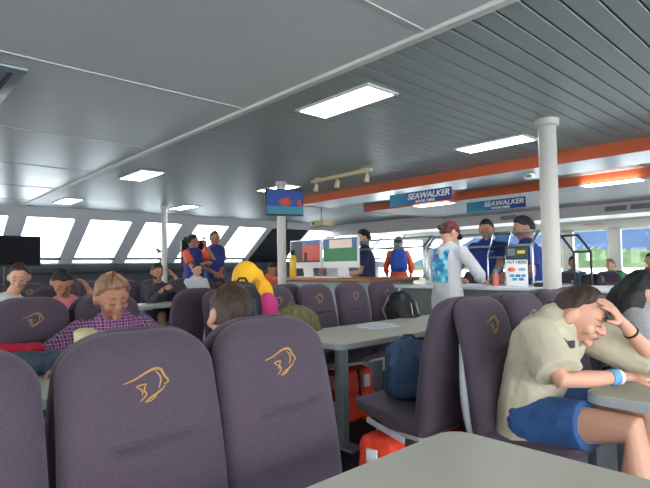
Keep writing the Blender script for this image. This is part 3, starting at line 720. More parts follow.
backpack('blue backpack with brown straps leaning on the side-on seat', (2.08, 1.63, .55), 2.2, 'packblue', (.25, .17, .30), ('packblue', 'strapbrown'), .12)
backpack('olive bag slumped on the seat beyond the aisle table', (2.42, 2.96, .55), 0, 'khaki', (.44, .28, .38), ('khaki', 'khaki'), .1, 'soft_bag')
backpack('black and white bag leaning on the seat nearest the counter', (3.78, 2.98, .55), .3, 'black', (.34, .22, .43), ('packgrey', 'packgrey'), .15)
def life_jacket(lab, loc, rz, s=1):
    t = thing('life_jacket', lab, 'life jacket', loc, rz, 'orange life jackets under the seats')
    bm = B(); box(bm, (0, 0, .12), (.40*s, .26*s, .23), bev=.06, seg=4); box(bm, (-.02, .01, .30), (.38*s, .24*s, .22), bev=.055, seg=4, rz=.12); soft('body', bm, .012, 'ljorange', t, (0, 0, 0), 3, .010, 16)
    for x, y, z, rzz in ((-.205*s, -.03, .12, 0), (.08, -.135*s, .12, PI/2), (-.212*s, .0, .31, .12), (.06, -.118*s, .32, PI/2+.12)):
        bm = B(); box(bm, (x, y, z), (.018, .06, .10), rz=rzz, bev=.004); build('reflective_patch', bm, 'reflect', t)
    bm = B(); box(bm, (.0, .01, .205), (.03, .265*s, .41), bev=.012); build('strap', bm, 'black', t)
life_jacket('orange life jacket under the side-on seat, left end showing a white patch', (1.98, 1.64, .0), .05, .92)
life_jacket('orange life jacket under the side-on seat, beside the white shell', (2.13, 1.36, .0), .05, .92)
life_jacket('orange life jacket on the floor just behind the aisle table leg', (2.50, 2.93, 0), .1, .9)
life_jacket('orange life jacket under the table, right of its leg', (2.92, 2.86, 0), -.2, .9)

# ------------------------------------------------------------------ people
def ik(a, t, l1, l2, pole):
    d = t-a; L = min(d.length, (l1+l2)*.995); d = d.normalized()
    x = (l1*l1-l2*l2+L*L)/(2*L); h = math.sqrt(max(0, l1*l1-x*x))
    p = V(pole)-d*V(pole).dot(d); p = p.normalized() if p.length > 1e-6 else d.orthogonal()
    return a+d*x+p*h, a+d*L
def hand(bm, wr, d, nrm, left, s=1, curl=.5, spread=1):
    """wrist, finger direction, palm normal; five unequal bent fingers"""
    d = V(d).normalized(); n = V(nrm); n = (n-d*n.dot(d)).normalized(); sd = d.cross(n)
    if not left: sd = -sd                                   # towards the thumb
    loft(bm, [(wr+d*k*s, sd, n, a*s, b*s) for k, a, b in ((-.015, .026, .02), (.02, .033, .017), (.05, .040, .016), (.085, .039, .013))], 12, 2.6, ('round', 'round'))
    for o, l, ds in ((.029, .070, .10), (.010, .078, .03), (-.009, .073, -.04), (-.027, .057, -.12)):
        r = wr+d*(.080-abs(o-.006)*.25)*s+sd*o*s; dr = (d+sd*ds*spread).normalized(); P = [r-d*.02*s, r]
        for q, (f, c) in enumerate(((.45, curl*.5), (.32, curl*1.1), (.23, curl*1.6))):
            P.append(P[-1]+(dr*math.cos(c)+n*math.sin(c))*l*f*s)
        limb(bm, P, [.009*s, .0092*s, .0086*s, .0078*s, .0066*s], 8)
    r = wr+d*.022*s+sd*.028*s; k = (d*.62+sd*.72+n*.25).normalized(); k2 = (d*.85+sd*.35+n*.4).normalized()
    limb(bm, [r-sd*.015*s, r+k*.036*s, r+k*.036*s+k2*.03*s, r+k*.036*s+k2*.052*s], [.013*s, .0115*s, .010*s, .008*s], 8)
HR = V((.074, .093, .112))
def head_r(d):
    x, y, z = d
    r = V((x*HR.x, y*HR.y, z*HR.z))
    if z < -.1:                                            # jaw narrows, chin comes forward
        k = min(1, (-.1-z)/.9); r.x *= 1-.34*k; r.y = r.y*(1-.18*k)+.020*k*(1 if y > -.2 else -.3)
    if y > .55: r.y *= 1-.06*(y-.55)/.45                   # flatter face
    if y < 0: r.y *= 1.06; r.z *= 1-.02
    return r
def head_verts(bm, mt, sc_, su=28, sv=20, fn=head_r):
    q = bmesh.ops.create_uvsphere(bm, u_segments=su, v_segments=sv, radius=1)
    for v in q['verts']: v.co = mt @ (fn(v.co.normalized())*sc_)
    return q['verts']
def hair_fn(front=.72, ear=.16, back=-.5, vol=1.09, side_vol=0, rough=.004, seed=0, part=0):
    def f(d):
        x, y, z = d
        if y < 0: ln = back+(y+1)*(ear-back)
        else: ln = ear+(front-ear)*min(1, (y/.60))**.9
        k = max(0, min(1, (z-ln+.05)/.12)); k = k*k*(3-2*k)
        b = V((x*HR.x, y*HR.y*(1.05 if y < 0 else 1), z*HR.z))
        a = math.atan2(x, y)*5
        nz = noise.noise(V((a, z*1.4, seed)))*rough*2.2+noise.noise(V((a*4, z*2, seed+9)))*rough
        g = vol+side_vol*abs(x)-(part*.03*math.exp(-((x-.25)/.1)**2) if z > .5 else 0)
        return b*(.86*(1-k)+g*k)+b.normalized()*nz*k
    return f
class P_: pass
def person(label, hip, face, s=1.0, fem=False, lean=(0, 0), side=0, head=(0, 0, 0), headpos=None, arms=None, legs=None, pose='sit', skin='skin', shirt=None, sleeve=.55, over=None, pants='trousers', leglen=1.0, hair=None, hairmat='hairdark', voxel=.009, shoes=True, wr=.004, group=None, shw=None, features=True, eyes='down', base=None, shirt_hem=-.075, tl=1.0, shirt_g=.017):
    a = math.radians(face); f = V((math.cos(a), math.sin(a), 0)); r = V((math.sin(a), -math.cos(a), 0)); u = V((0, 0, 1))
    hip = V(hip); floor = 0
    root = thing('person', label, 'person', V((hip.x, hip.y, floor)) if base is None else base, 0, group)
    bs = root.location
    l1, l2 = math.radians(lean[0]), math.radians(lean[1]); sl = math.radians(side)
    d1 = f*math.sin(l1)+u*math.cos(l1); d2 = (f*math.sin(l2)+u*math.cos(l2)); d1 = (d1+r*math.sin(sl)).normalized(); d2 = (d2+r*math.sin(sl)).normalized()
    p1 = hip+d1*.19*s*tl; p2 = p1+(d1+d2).normalized()*.15*s*tl; p3 = p2+d2*.10*s*tl; nb = p3+d2*.07*s
    b1 = (f-d1*f.dot(d1)).normalized(); b2 = (f-d2*f.dot(d2)).normalized()
    shw = (shw or (.158 if fem else .178))*s
    W = {'hip': .158 if fem else .152, 'waist': .122 if fem else .138, 'chest': .140 if fem else .158}
    TR = [(hip-d1*.07*s, b1, W['hip']*1.0, .114), (hip, b1, W['hip'], .112), (p1, (b1+b2).normalized(), W['waist'], .098), (p2, b2, W['chest'], .112), (p3, b2, W['chest']*1.0, .096), (p3+d2*.045*s, b2, .105, .070), (nb, b2, .060, .056)]
    def torso(bm, g, k0=0, k1=7, cap=('flat', 'flat'), hem=0):
        R_ = []
        for k in range(k0, k1):
            c, b, wa, de = TR[k]
            if k == 0 and hem: c = hip+d1*hem*s
            R_.append((c, r, b, wa*s+g, de*s+g))
        loft(bm, R_, 24, 2.35, cap)
    sh = {'L': p3+d2*.012*s-r*shw, 'R': p3+d2*.012*s+r*shw}
    hp = V(headpos) if headpos else nb+(d2*.8+u*.4).normalized()*.155*s
    yw, pt, rl = (math.radians(q) for q in head)
    Rm = M((r, f, u)).transposed() @ (M.Rotation(yw, 3, 'Z') @ M.Rotation(-pt, 3, 'X') @ M.Rotation(rl, 3, 'Y'))
    mt = M.Translation(hp) @ Rm.to_4x4(); hs = s*1.0
    L = lambda x, y, z: mt @ (V((x, y, z))*hs)
    bm = B()
    torso(bm, 0, cap=('round', 'round'))
    # neck
    limb(bm, [nb-d2*.03*s, (nb+L(0, -.025, -.075))*.5, L(0, -.012, -.06)], [.060*s, .052*s if not fem else .046*s, .053*s], 16)
    head_verts(bm, mt, hs)
    limb(bm, [L(0, .086, .010), L(0, .100, -.014), L(0, .108, -.030)], [.008*hs, .011*hs, .0135*hs], 10)   # nose
    for q in (-1, 1):
        ell(bm, L(q*.013, .098, -.032), V((.009, .011, .008))*hs, Rm, 8, 6)
        ell(bm, L(q*.081, -.008, -.012), V((.014, .023, .035))*hs, Rm @ M.Rotation(q*.25, 3, 'Z'), 10, 8)    # ears
        ell(bm, L(q*.030, .080, .022), V((.024, .012, .008))*hs, Rm, 10, 6)    # brow
        ell(bm, L(q*.030, .080, .000), V((.015, .011, .011))*hs, Rm, 10, 6)    # eyelids
        ell(bm, L(q*.043, .062, -.035), V((.022, .02, .022))*hs, Rm, 10, 8)    # cheeks
    ell(bm, L(0, .088, -.058), V((.023, .012, .008))*hs, Rm, 10, 6); ell(bm, L(0, .086, -.068), V((.019, .012, .007))*hs, Rm, 10, 6); ell(bm, L(0, .076, -.094), V((.024, .018, .016))*hs, Rm, 10, 8)
    # arms
    arms = arms or {}
    AJ = {}
    for k, sg in (('L', -1), ('R', 1)):
        A = arms.get(k) or {}
        sp = sh[k]+(V(A['shift']) if 'shift' in A else V())
        t = V(A['wrist']) if 'wrist' in A else sp+r*sg*.06*s-u*.50*s+f*.04
        if 'elbow' in A: el = V(A['elbow']); wrp = t
        else: el, wrp = ik(sp, t, .285*s, .255*s, A.get('pole', r*sg*.5-f*.6-u*.3))
        AJ[k] = (sp, el, wrp)
        limb(bm, [p3+r*sg*.06*s, sp, sp*.5+el*.5, el, el*.6+wrp*.4, wrp], [.060*s, .052*s, .044*s if not fem else .040*s, .037*s if not fem else .034*s, .037*s if not fem else .033*s, .026*s if not fem else .022*s], 14)
        hd = V(A['hd']) if 'hd' in A else (wrp-el).normalized(); hn = V(A['hn']) if 'hn' in A else (-r*sg*.8+f*.2)
        hand(bm, wrp+hd.normalized()*.012, hd, hn, k == 'L', s*(.94 if fem else 1), A.get('curl', .55), A.get('spread', 1))
    # legs
    LJ = {}
    for k, sg in (('L', -1), ('R', 1)):
        h0 = hip+r*sg*.088*s-d1*.03*s
        if legs and k in legs: kn, an = (V(q) for q in legs[k])
        elif pose == 'sit': kn = V((h0.x, h0.y, hip.z))+f*.40*s+r*sg*.03-u*.02; an = V((kn.x, kn.y, .09))+f*.02
        else: kn = V((h0.x, h0.y, .50*s))+f*.02+r*sg*.01; an = V((h0.x, h0.y, .085))+r*sg*.015-f*.02
        LJ[k] = (h0, kn, an)
        limb(bm, [h0, h0*.55+kn*.45, kn, kn*.68+an*.32, an*.8+kn*.2, an], [.088*s, .078*s, .056*s, .054*s, .036*s, .034*s], 14)
        ft = f if not (legs and k+'f' in legs) else V(legs[k+'f'])
        limb(bm, [an-ft*.04*s-u*.035*s, an+ft*.05*s-u*.04*s, an+ft*.15*s-u*.055*s, an+ft*.18*s-u*.06*s], [.034*s, .036*s, .030*s, .022*s], 12)
    body = soft('body', bm, voxel, skin, root, bs, 3)
    # clothing
    if pants:
        bm = B(); loft(bm, [(c_, r, b1, wa_*s+.008, de_*s+.008) for c_, wa_, de_ in ((hip-d1*.07*s, W['hip']*.92, .10), (hip, W['hip'], .112), (hip+d1*.05*s, W['hip']*.95, .108))], 24, 2.35, ('round', 'flat'))
        for k in 'LR':
            h0, kn, an = LJ[k]; g = .010
            if leglen <= 1: e = h0*(1-leglen)+kn*leglen; limb(bm, [h0, h0*.5+e*.5, e], [.094*s+g, (.090-.008*leglen)*s+g, (.092-.018*leglen)*s+g*1.3], 18, cap=('round', 'flat'))
            else: q = leglen-1; e = kn*(1-q)+an*q; limb(bm, [h0, h0*.5+kn*.5, kn, kn*.6+e*.4, e], [.092*s+g, .080*s+g, .062*s+g, .058*s+g, .046*s+g], 16, cap=('round', 'flat'))
        soft('trousers' if leglen > 1 else 'shorts', bm, voxel, pants, root, bs, 4, wr, 16)
    shirt_o = None
    def top(name, m, g, sl_, k1=6, hem=None):
        bm = B(); torso(bm, g, 0, k1, ('flat', 'round'), shirt_hem if hem is None else hem)
        for k, sg in (('L', -1), ('R', 1)):
            if not sl_: continue
            sp, el, wrp = AJ[k]; P = [p3+r*sg*.05*s, sp]; R_ = [.060*s+g, .054*s+g]
            if sl_ <= 1:
                e = sp*(1-sl_)+el*sl_; P += [sp*.5+e*.5, e]; R_ += [.050*s+g*1.3, .047*s+g*1.7]
            else:
                q = sl_-1; e = el*(1-q)+wrp*q; P += [sp*.5+el*.5, el, el*.5+e*.5, e]; R_ += [.046*s+g, .042*s+g, .040*s+g, .032*s+g]
            limb(bm, P, R_, 16, cap=('round', 'flat'))
        return soft(name, bm, voxel, m, root, bs, 4, wr, 15)
    if shirt: shirt_o = top('shirt', shirt, shirt_g, sleeve, 6)
    if over: top('vest', over, .030, 0, 5, 0)
    if shoes and pose == 'stand':
        for k in 'LR':
            an = LJ[k][2]; bm = B(); limb(bm, [an-f*.05*s-u*.04, an+f*.05*s-u*.04, an+f*.17*s-u*.045, an+f*.20*s-u*.048], [.040*s, .043*s, .038*s, .028*s], 12); soft('shoe', bm, .012, 'black', root, bs, 3)
    # hair
    if hair:
        for nm, fn, m, extra in hair:
            bm = B(); head_verts(bm, mt, hs, 64, 40, fn)
            if extra: extra(bm, L, Rm, hs)
            if extra and extra is not brim and nm != 'cap': soft(nm, bm, max(.006, voxel*.8), m, root, bs, 3, .003, 40)
            else: build(nm, bm, m, root, loc=bs, angle=80)
    if features:
        for q in (-1, 1):
            bm = B(); limb(bm, [L(q*x, y, z) for x, y, z in ((.016, .0915, -.004), (.024, .0935, -.007), (.034, .0905, -.007), (.044, .0825, -.003))], [.0012*hs, .0022*hs, .0024*hs, .0012*hs], 6); build('eye', bm, 'eyedark', root, loc=bs)
            bm = B(); limb(bm, [L(q*x, y, z) for x, y, z in ((.012, .0915, .024), (.025, .0920, .029), (.038, .0855, .026))], [.002*hs, .0036*hs, .0018*hs], 6); build('eyebrow', bm, hairmat, root, loc=bs)
        bm = B(); limb(bm, [L(x, y, z) for x, y, z in ((-.022, .089, -.062), (-.009, .0985, -.0605), (0, .099, -.061), (.009, .0985, -.0605), (.022, .089, -.062))], [.0018*hs, .0046*hs, .004*hs, .0046*hs, .0018*hs], 8); build('mouth', bm, 'lip', root, loc=bs)
    o = P_(); o.root = root; o.L = L; o.R = Rm; o.hs = hs; o.AJ = AJ; o.shirt = shirt_o; o.body = body; o.bs = bs; o.f = f; o.r = r; o.p2 = p2; o.p3 = p3; o.nb = nb; o.d2 = d2; o.b2 = b2; o.s = s; o.hip = hip; o.LJ = LJ
    return o
def decal(p, name, target, c, right, upv, w_, h_, m, off=.004, n=14):
    """a print lying on the cloth: a grid dropped onto the surface from outside"""
    me = target.data; bv = BVHTree.FromPolygons([v.co.copy() for v in me.vertices], [list(q.vertices) for q in me.polygons])
    right = V(right).normalized(); upv = V(upv); upv = (upv-right*upv.dot(right)).normalized(); nn = right.cross(upv)
    c = V(c)-p.bs; bm = B(); G = []
    for j in range(n+1):
        row = []
        for i in range(n+1):
            q = c+right*w_*(i/n-.5)+upv*h_*(j/n-.5)
            hit = bv.ray_cast(q+nn*.3, -nn, .6)
            row.append(bm.verts.new(hit[0]+nn*off) if hit[0] else None)
        G.append(row)
    for A, Bq in zip(G, G[1:]):
        for k in range(n):
            fv = (A[k], A[k+1], Bq[k+1], Bq[k])
            if all(fv) and max((fv[a].co-fv[a-1].co).length for a in range(4)) < 9*max(w_, h_)/n: bm.faces.new(fv)
    lv = [v for v in bm.verts if not v.link_faces]; bmesh.ops.delete(bm, geom=lv, context='VERTS')
    todo = set(bm.faces); best = set()
    while todo:                                             # keep the largest patch
        st = [todo.pop()]; comp = set(st)
        while st:
            for ed in st.pop().edges:
                for fc in ed.link_faces:
                    if fc in todo: todo.discard(fc); comp.add(fc); st.append(fc)
        if len(comp) > len(best): best = comp
    bmesh.ops.delete(bm, geom=[fc for fc in bm.faces if fc not in best], context='FACES')
    return build(name, bm, m, p.root)
def band(p, side, t, m, name, rad=.030, wid=.012):
    sp, el, wr_ = p.AJ[side]; d = (wr_-el).normalized(); c = el*(1-t)+wr_*t; u_ = d.orthogonal().normalized(); v_ = d.cross(u_)
    bm = B(); loft(bm, [(c-d*wid, u_, v_, rad*.97, rad*.97), (c-d*wid*.7, u_, v_, rad*1.04, rad*1.04), (c+d*wid*.7, u_, v_, rad*1.02, rad*1.02), (c+d*wid, u_, v_, rad*.95, rad*.95)], 20); return build(name, bm, m, p.root, loc=p.bs)
short = lambda seed=0, **k: hair_fn(**{**dict(front=.70, ear=.02, back=-.72, vol=1.10, seed=seed), **k})
def bun(at, r):
    return lambda bm, L, R, hs: ell(bm, L(*at), V((r, r, r*.9))*hs, R, 16, 12)
def cap_fn(d):
    x, y, z = d; k = max(0, min(1, (z-(.10+.25*max(0, y))+.05)/.1)); b = V((x*HR.x, y*HR.y, z*HR.z)); return b*(.86*(1-k)+1.15*k)
def brim(bm, L, R, hs):
    n = 12; A = []; Bq = []
    for k in range(n+1):
        t = (k/n-.5)*2.2; c = (math.sin(t)*.082, math.cos(t)*.10, .030); e = (math.sin(t)*.085, math.cos(t)*.10+.068*math.cos(t*.75), .018-.012*math.cos(t))
        A.append((c, e))
    for dz in (0, .006): Bq.append([[bm.verts.new(L(q[0], q[1], q[2]+dz)) for q in ce] for ce in A])
    for k in range(n):
        for j, fl in ((0, 1), (1, 0)):
            a, b = Bq[j][k], Bq[j][k+1]; ff = (a[0], a[1], b[1], b[0]); bm.faces.new(ff[::-1] if fl else ff)
        bm.faces.new((Bq[0][k][1], Bq[0][k+1][1], Bq[1][k+1][1], Bq[1][k][1]))

# the resting woman at the right
g = person('woman in beige T-shirt and blue shorts resting her forehead on her hand', (2.09, .985, .615), -90, .97, True, (5, 34), 0, (8, 26, 0), (2.085, .790, 1.020), tl=.80, shw=.165, shirt_hem=-.13, shirt_g=.024,
    arms={'R': dict(elbow=(1.85, .77, .80), wrist=(2.085, .645, .795), hd=(.6, -.8, -.05), hn=(0, 0, -1), curl=.35), 'L': dict(elbow=(2.36, .585, .790), wrist=(2.160, .660, .985), hd=(-.69, .22, .70), hn=(-.15, .8, -.45), curl=.34, spread=1.6)},
    legs={'R': ((1.95, .575, .645), (1.97, .56, .20)), 'L': ((2.08, .555, .69), (2.03, .50, .27))}, skin='skinpale', shirt='beige', sleeve=.86, pants='denimshort', leglen=.62, voxel=.006, wr=.006, hairmat='hairdark', shoes=False,
    hair=[('hair', hair_fn(front=.80, ear=.24, back=-.40, vol=1.075, rough=.003, seed=2), 'hairmid', bun((0, -.10, -.03), .035))])
bm = B(); Pb = [g.L(.02, -.10, -.05), V((1.985, .875, .965)), V((1.935, .80, .93)), V((1.925, .762, .87)), V((1.93, .742, .79))]
Q = []
for a in range(len(Pb)-1):
    for k in range(8): Q.append(Pb[a].lerp(Pb[a+1], k/8))
limb(bm, Q, [.013+.004*math.sin(k*1.2) for k in range(len(Q))], 10); build('braid', bm, 'hairmid', g.root, loc=g.bs)
band(g, 'R', .84, 'bandblue', 'wristband', .029, .016); band(g, 'R', .93, 'white', 'wristband', .027, .008); band(g, 'L', .80, 'black', 'bracelet', .028, .004)
decal(g, 'shirt_lettering', g.shirt, g.p3-g.f*.10+V((-.08, 0, -.03)), (1, 0, 0), (0, 0, 1), .05, .03, 'greyshirt', .003, 6)
bm = B(); ell(bm, g.L(.083, .0, -.035), V((.004, .004, .004))*1.2, None, 8, 6); build('earring', bm, 'chrome', g.root, loc=g.bs)

# the man in the plaid shirt
g = person('man in purple plaid shirt sitting behind the nearest chairs, looking down', (1.10, 3.06, .60), -92, 1.02, False, (4, 16), 0, (4, 22, 6), (1.04, 2.88, 1.075), tl=.60,
    arms={'R': dict(wrist=(.70, 2.60, .775), hd=(-.1, -1, -.1), hn=(0, 0, -1), pole=(-1, .2, -.4), curl=.4), 'L': dict(wrist=(1.12, 2.62, .775), hd=(-.7, -.6, 0), hn=(0, 0, -1), pole=(1, .2, -.3), curl=.6)},
    skin='skintan', shirt='plaid', sleeve=1.75, voxel=.007, wr=.005, hairmat='hairbrown', hair=[('hair', hair_fn(front=.60, ear=.02, back=-.45, vol=1.16, rough=.010, seed=5, side_vol=.05, part=1), 'hairlight', None)])
# the woman with the low ponytail, seen from behind
g = person('woman with brown hair in a low bun, seen from behind beside the near chair', (.96, 1.64, .60), 90, .98, True, (0, 4), 0, (0, 2, 6), (1.04, 1.66, 1.045), tl=.52, shw=.14, skin='skinpale', shirt='greyshirt', sleeve=.6, voxel=.008,
    arms={'L': dict(wrist=(.80, 2.16, .775), hd=(.4, .9, 0), hn=(0, 0, -1), curl=.4), 'R': dict(wrist=(1.06, 2.16, .775), hd=(-.4, .9, 0), hn=(0, 0, -1), curl=.4)}, hairmat='hairdark',
    hair=[('hair', hair_fn(front=.45, ear=-.22, back=-.75, vol=1.12, rough=.005, seed=11), 'hairmid', bun((.085, -.085, -.07), .034))])
# third row: two men at far left
person('man with short brown hair and beard looking down at the far left', (.97, 5.18, .60), -90, 1.0, False, (2, 8), 0, (-16, 18, 0), (1.035, 5.08, 1.175), tl=.72, skin='skin', shirt='offwhite', sleeve=.6, voxel=.011, arms={'L': dict(wrist=(1.05, 4.8, .78), curl=.6), 'R': dict(wrist=(.9, 4.8, .78), curl=.6)}, hairmat='hairdark', shw=.15,
    hair=[('hair', short(3, vol=1.12), 'hairmid', None)])
g = person('man in pink shirt with bowed head, hand raised beside his black hair', (1.38, 5.10, .60), -90, 1.0, False, (14, 34), 0, (-6, 42, 0), (1.315, 4.84, 1.125), tl=.72, skin='skintan', shirt='pinkshirt', sleeve=.6, voxel=.010, shw=.165,
    arms={'R': dict(wrist=(1.15, 4.70, .80), hd=(.8, -.3, 0), hn=(0, 0, -1)), 'L': dict(elbow=(1.58, 4.80, .80), wrist=(1.53, 4.78, 1.04), hd=(-.5, .1, .8), hn=(-.8, 0, -.2), curl=.7)}, hairmat='hairblack', hair=[('hair', short(8, front=.62, vol=1.13), 'hairblack', None)])
band(g, 'L', .82, 'black', 'wristwatch', .033, .014)
# the bearded man with a phone
g = person('bearded man in dark grey shirt looking at a phone, hand on brow', (3.26, 7.22, .60), -90, 1.04, False, (4, 16), 0, (-4, 18, 0), (3.20, 7.08, 1.185), tl=.70, skin='skintan', shirt='greyshirt', sleeve=1.8, voxel=.011,
    arms={'R': dict(wrist=(3.20, 6.92, .92), hd=(.5, -.5, .3), hn=(.3, .5, 0), curl=1.0), 'L': dict(elbow=(3.56, 6.88, .86), wrist=(3.42, 6.98, 1.12), hd=(-.6, .1, .7), hn=(-.7, .5, -.2))}, hairmat='hairblack',
    hair=[('hair', short(13), 'hairblack', None), ('beard', lambda d: V((d[0]*HR.x, d[1]*HR.y, d[2]*HR.z))*((1.04 if d[2] < -.5 and d[1] > -.2 else .8)), 'hairblack', None)])
t = thing('mobile_phone', 'black mobile phone in the bearded man\'s hand', 'phone', (3.245, 6.885, .95)); bm = B(); box(bm, (0, 0, 0), (.075, .012, .15), rx=-.4, bev=.004); build('case', bm, 'blackplastic', t); bm = B(); box(bm, (0, .007, 0), (.066, .003, .138), rx=-.4); build('screen', bm, 'screen', t, smooth=False)
# person in the yellow hood
g = person('person in a yellow hooded jacket with bowed head, beyond the brown-haired woman', (2.02, 3.06, .60), -90, 1.0, True, (8, 18), 0, (-30, 58, 10), (1.98, 2.95, 1.14), tl=.70, features=False, skin='skintan', shirt='yellow', sleeve=1.8, voxel=.009, wr=.008,
    arms={'L': dict(wrist=(2.16, 2.78, .80), curl=.7), 'R': dict(wrist=(1.98, 2.74, .80), curl=.7)}, hairmat='hairdark',
    hair=[('hood', lambda d: V((d[0]*.100, d[1]*.118-.008, d[2]*.137-.004))*(1 if d[1] < .45 or d[2] > .55 else .72), 'yellow', lambda bm, L, R, hs: (ell(bm, L(0, -.06, -.10), (.12, .10, .10), R), ell(bm, (2.13, 3.0, 1.02), (.10, .09, .13))))])
bm = B(); ell(bm, (2.12, 2.90, .92), (.085, .06, .13)); o = soft('pink_scarf', bm, .012, 'magenta', g.root, g.bs, 3, .006)
# crew by the front windows
hv = lambda seed: short(seed)
g = person('crew woman in orange shirt and blue vest, hair in bun, hand at her mouth', (4.24, 7.95, 1.02), -75, 1.02, True, (0, 0), 0, (48, 2, 0), None, pose='stand', skin='skintan', shirt='shirtorange', sleeve=.7, over='vestblue', voxel=.011, hairmat='hairblack',
    arms={'L': dict(wrist=(4.42, 7.84, 1.60), hd=(-.2, 0, .9), hn=(-.6, .6, 0), pole=(.5, -.3, -.8), curl=1.0), 'R': dict(wrist=(4.36, 7.72, 1.32), hd=(.9, .1, 0), hn=(0, .9, 0), pole=(-.6, -.2, -.6))}, hair=[('hair', short(21, back=-.6), 'hairblack', bun((0, -.12, .03), .045))])
t = thing('microphone', 'black hand microphone held to the crew woman\'s mouth', 'microphone', (4.40, 7.86, 1.68)); bm = B(); limb(bm, [(0, 0, -.07), (0, 0, .05)], [.012, .017], 10); build('handle', bm, 'blackplastic', t); bm = B(); ell(bm, (0, 0, .07), (.026, .026, .028)); build('head_grille', bm, 'darkmetal', t)
person('crew man in orange shirt and blue vest standing with hands clasped', (4.75, 8.1, 1.06), -80, 1.08, False, (0, 0), 0, (4, 6, 0), None, pose='stand', skin='skintan', shirt='shirtorange', sleeve=.6, over='vestblue', voxel=.011, hairmat='hairblack',
    arms={'L': dict(wrist=(4.73, 7.86, 1.15), hd=(-.7, -.3, -.3), hn=(0, 1, 0)), 'R': dict(wrist=(4.63, 7.87, 1.13), hd=(.7, -.3, -.3), hn=(0, 1, 0))}, hair=[('hair', short(22, vol=1.07), 'hairblack', None)])
person('small dark-haired person seated in front of the crew woman', (3.87, 7.22, .60), -90, .92, True, (4, 12), 0, (0, 14, 0), None, skin='skin', shirt='offwhite', sleeve=.6, voxel=.012, hairmat='hairdark', hair=[('hair', short(25, back=-.8), 'hairdark', None)])
person('person in red shirt bent low beside the pillar left of the desk', (5.2, 7.2, .60), -90, .98, False, (16, 30), 0, (10, 40, 0), None, skin='skintan', shirt='shirtorange', sleeve=.6, voxel=.012, hairmat='hairblack', hair=[('hair', short(26), 'hairblack', None)])
# people behind the monitors
g = person('man in navy shirt standing in profile behind the monitors', (5.46, 5.0, .95), 130, 1.03, False, (2, 6), 0, (10, 14, 0), None, pose='stand', skin='skin', shirt='navy', sleeve=.65, voxel=.010, hairmat='hairblack', pants='trousers', leglen=1.9,
    arms={'R': dict(wrist=(5.46, 5.33, 1.12), pole=(.6, -.4, -.5)), 'L': dict(wrist=(5.26, 5.23, 1.1))}, hair=[('hair', short(31), 'hairblack', None)])
person('person with short dark hair, only the head showing above a monitor', (6.35, 6.62, .93), -120, .96, False, (0, 0), 0, (0, 10, 0), None, pose='stand', skin='skintan', shirt='offwhite', sleeve=.6, voxel=.012, hairmat='hairblack', hair=[('hair', short(32), 'hairblack', None)])
g = person('person with grey scarf and orange sleeves carrying a bright blue backpack, from behind', (7.1, 5.75, 1.02), 40, .92, True, (0, 0), 0, (0, 4, 0), None, pose='stand', skin='skindark', shirt='shirtorange', sleeve=1.5, voxel=.011, features=False, hairmat='hairblack',
    hair=[('hair', short(33), 'hairblack', None), ('scarf', lambda d: V((d[0]*.088, d[1]*.105, d[2]*.12-.035))*(1 if d[2] < .35 and d[1] < .5 else .7), 'scarf', None)])
q = g.p2-g.f*.20; bp = backpack('bright blue backpack worn by the person with the grey scarf', (q.x, q.y, q.z-.22), math.radians(40)+PI/2+PI, 'packbright', (.30, .16, .42), ('black', 'packblue'))
# woman in white at the counter
g = person('woman in white hooded top and maroon cap standing at the counter, from behind', (4.28, 2.86, .90), -8, .97, True, (0, 9), 0, (-12, 30, 0), None, pose='stand', skin='skinpale', shirt='offwhite', sleeve=1.9, pants='offwhite', leglen=1.92, voxel=.008, wr=.007, hairmat='hairred',
    arms={'L': dict(wrist=(4.62, 2.94, 1.06), hd=(1, -.1, -.1), hn=(0, -.3, -1), pole=(-.2, .6, -.6)), 'R': dict(wrist=(4.62, 2.70, 1.06), hd=(1, .1, -.1), hn=(0, .3, -1), pole=(-.2, -.7, -.6))}, shirt_hem=-.12, shw=.185,
    hair=[('hair', short(41, back=-.7, vol=1.12), 'hairred', bun((0, -.12, -.02), .03)), ('cap', cap_fn, 'maroon', brim)])
decal(g, 'back_print', g.shirt, g.p2-g.f*.12+V((0, .015, -.02)), -V((0, 1, 0)), (0, 0, 1), .225, .33, 'print')
bm = B(); bm.free()
decal(g, 'print_circle', g.shirt, g.p2-g.f*.12+V((0, .06, .06)), -V((0, 1, 0)), (0, 0, 1), .08, .08, 'cardblue', .006, 6)
bm = B(); limb(bm, [g.nb-g.f*.075+V((0, .07, -.01)), g.nb-g.f*.10+V((0, 0, -.03)), g.nb-g.f*.075+V((0, -.07, -.01)), g.nb+V((0, -.085, -.015))], [.022, .034, .022, .016], 12); limb(bm, [g.nb-g.f*.10+V((0, 0, -.03)), g.nb-g.f*.125+V((0, 0, -.10))], [.04, .02], 12); soft('hood', bm, .008, 'offwhite', g.root, g.bs, 4, .004)
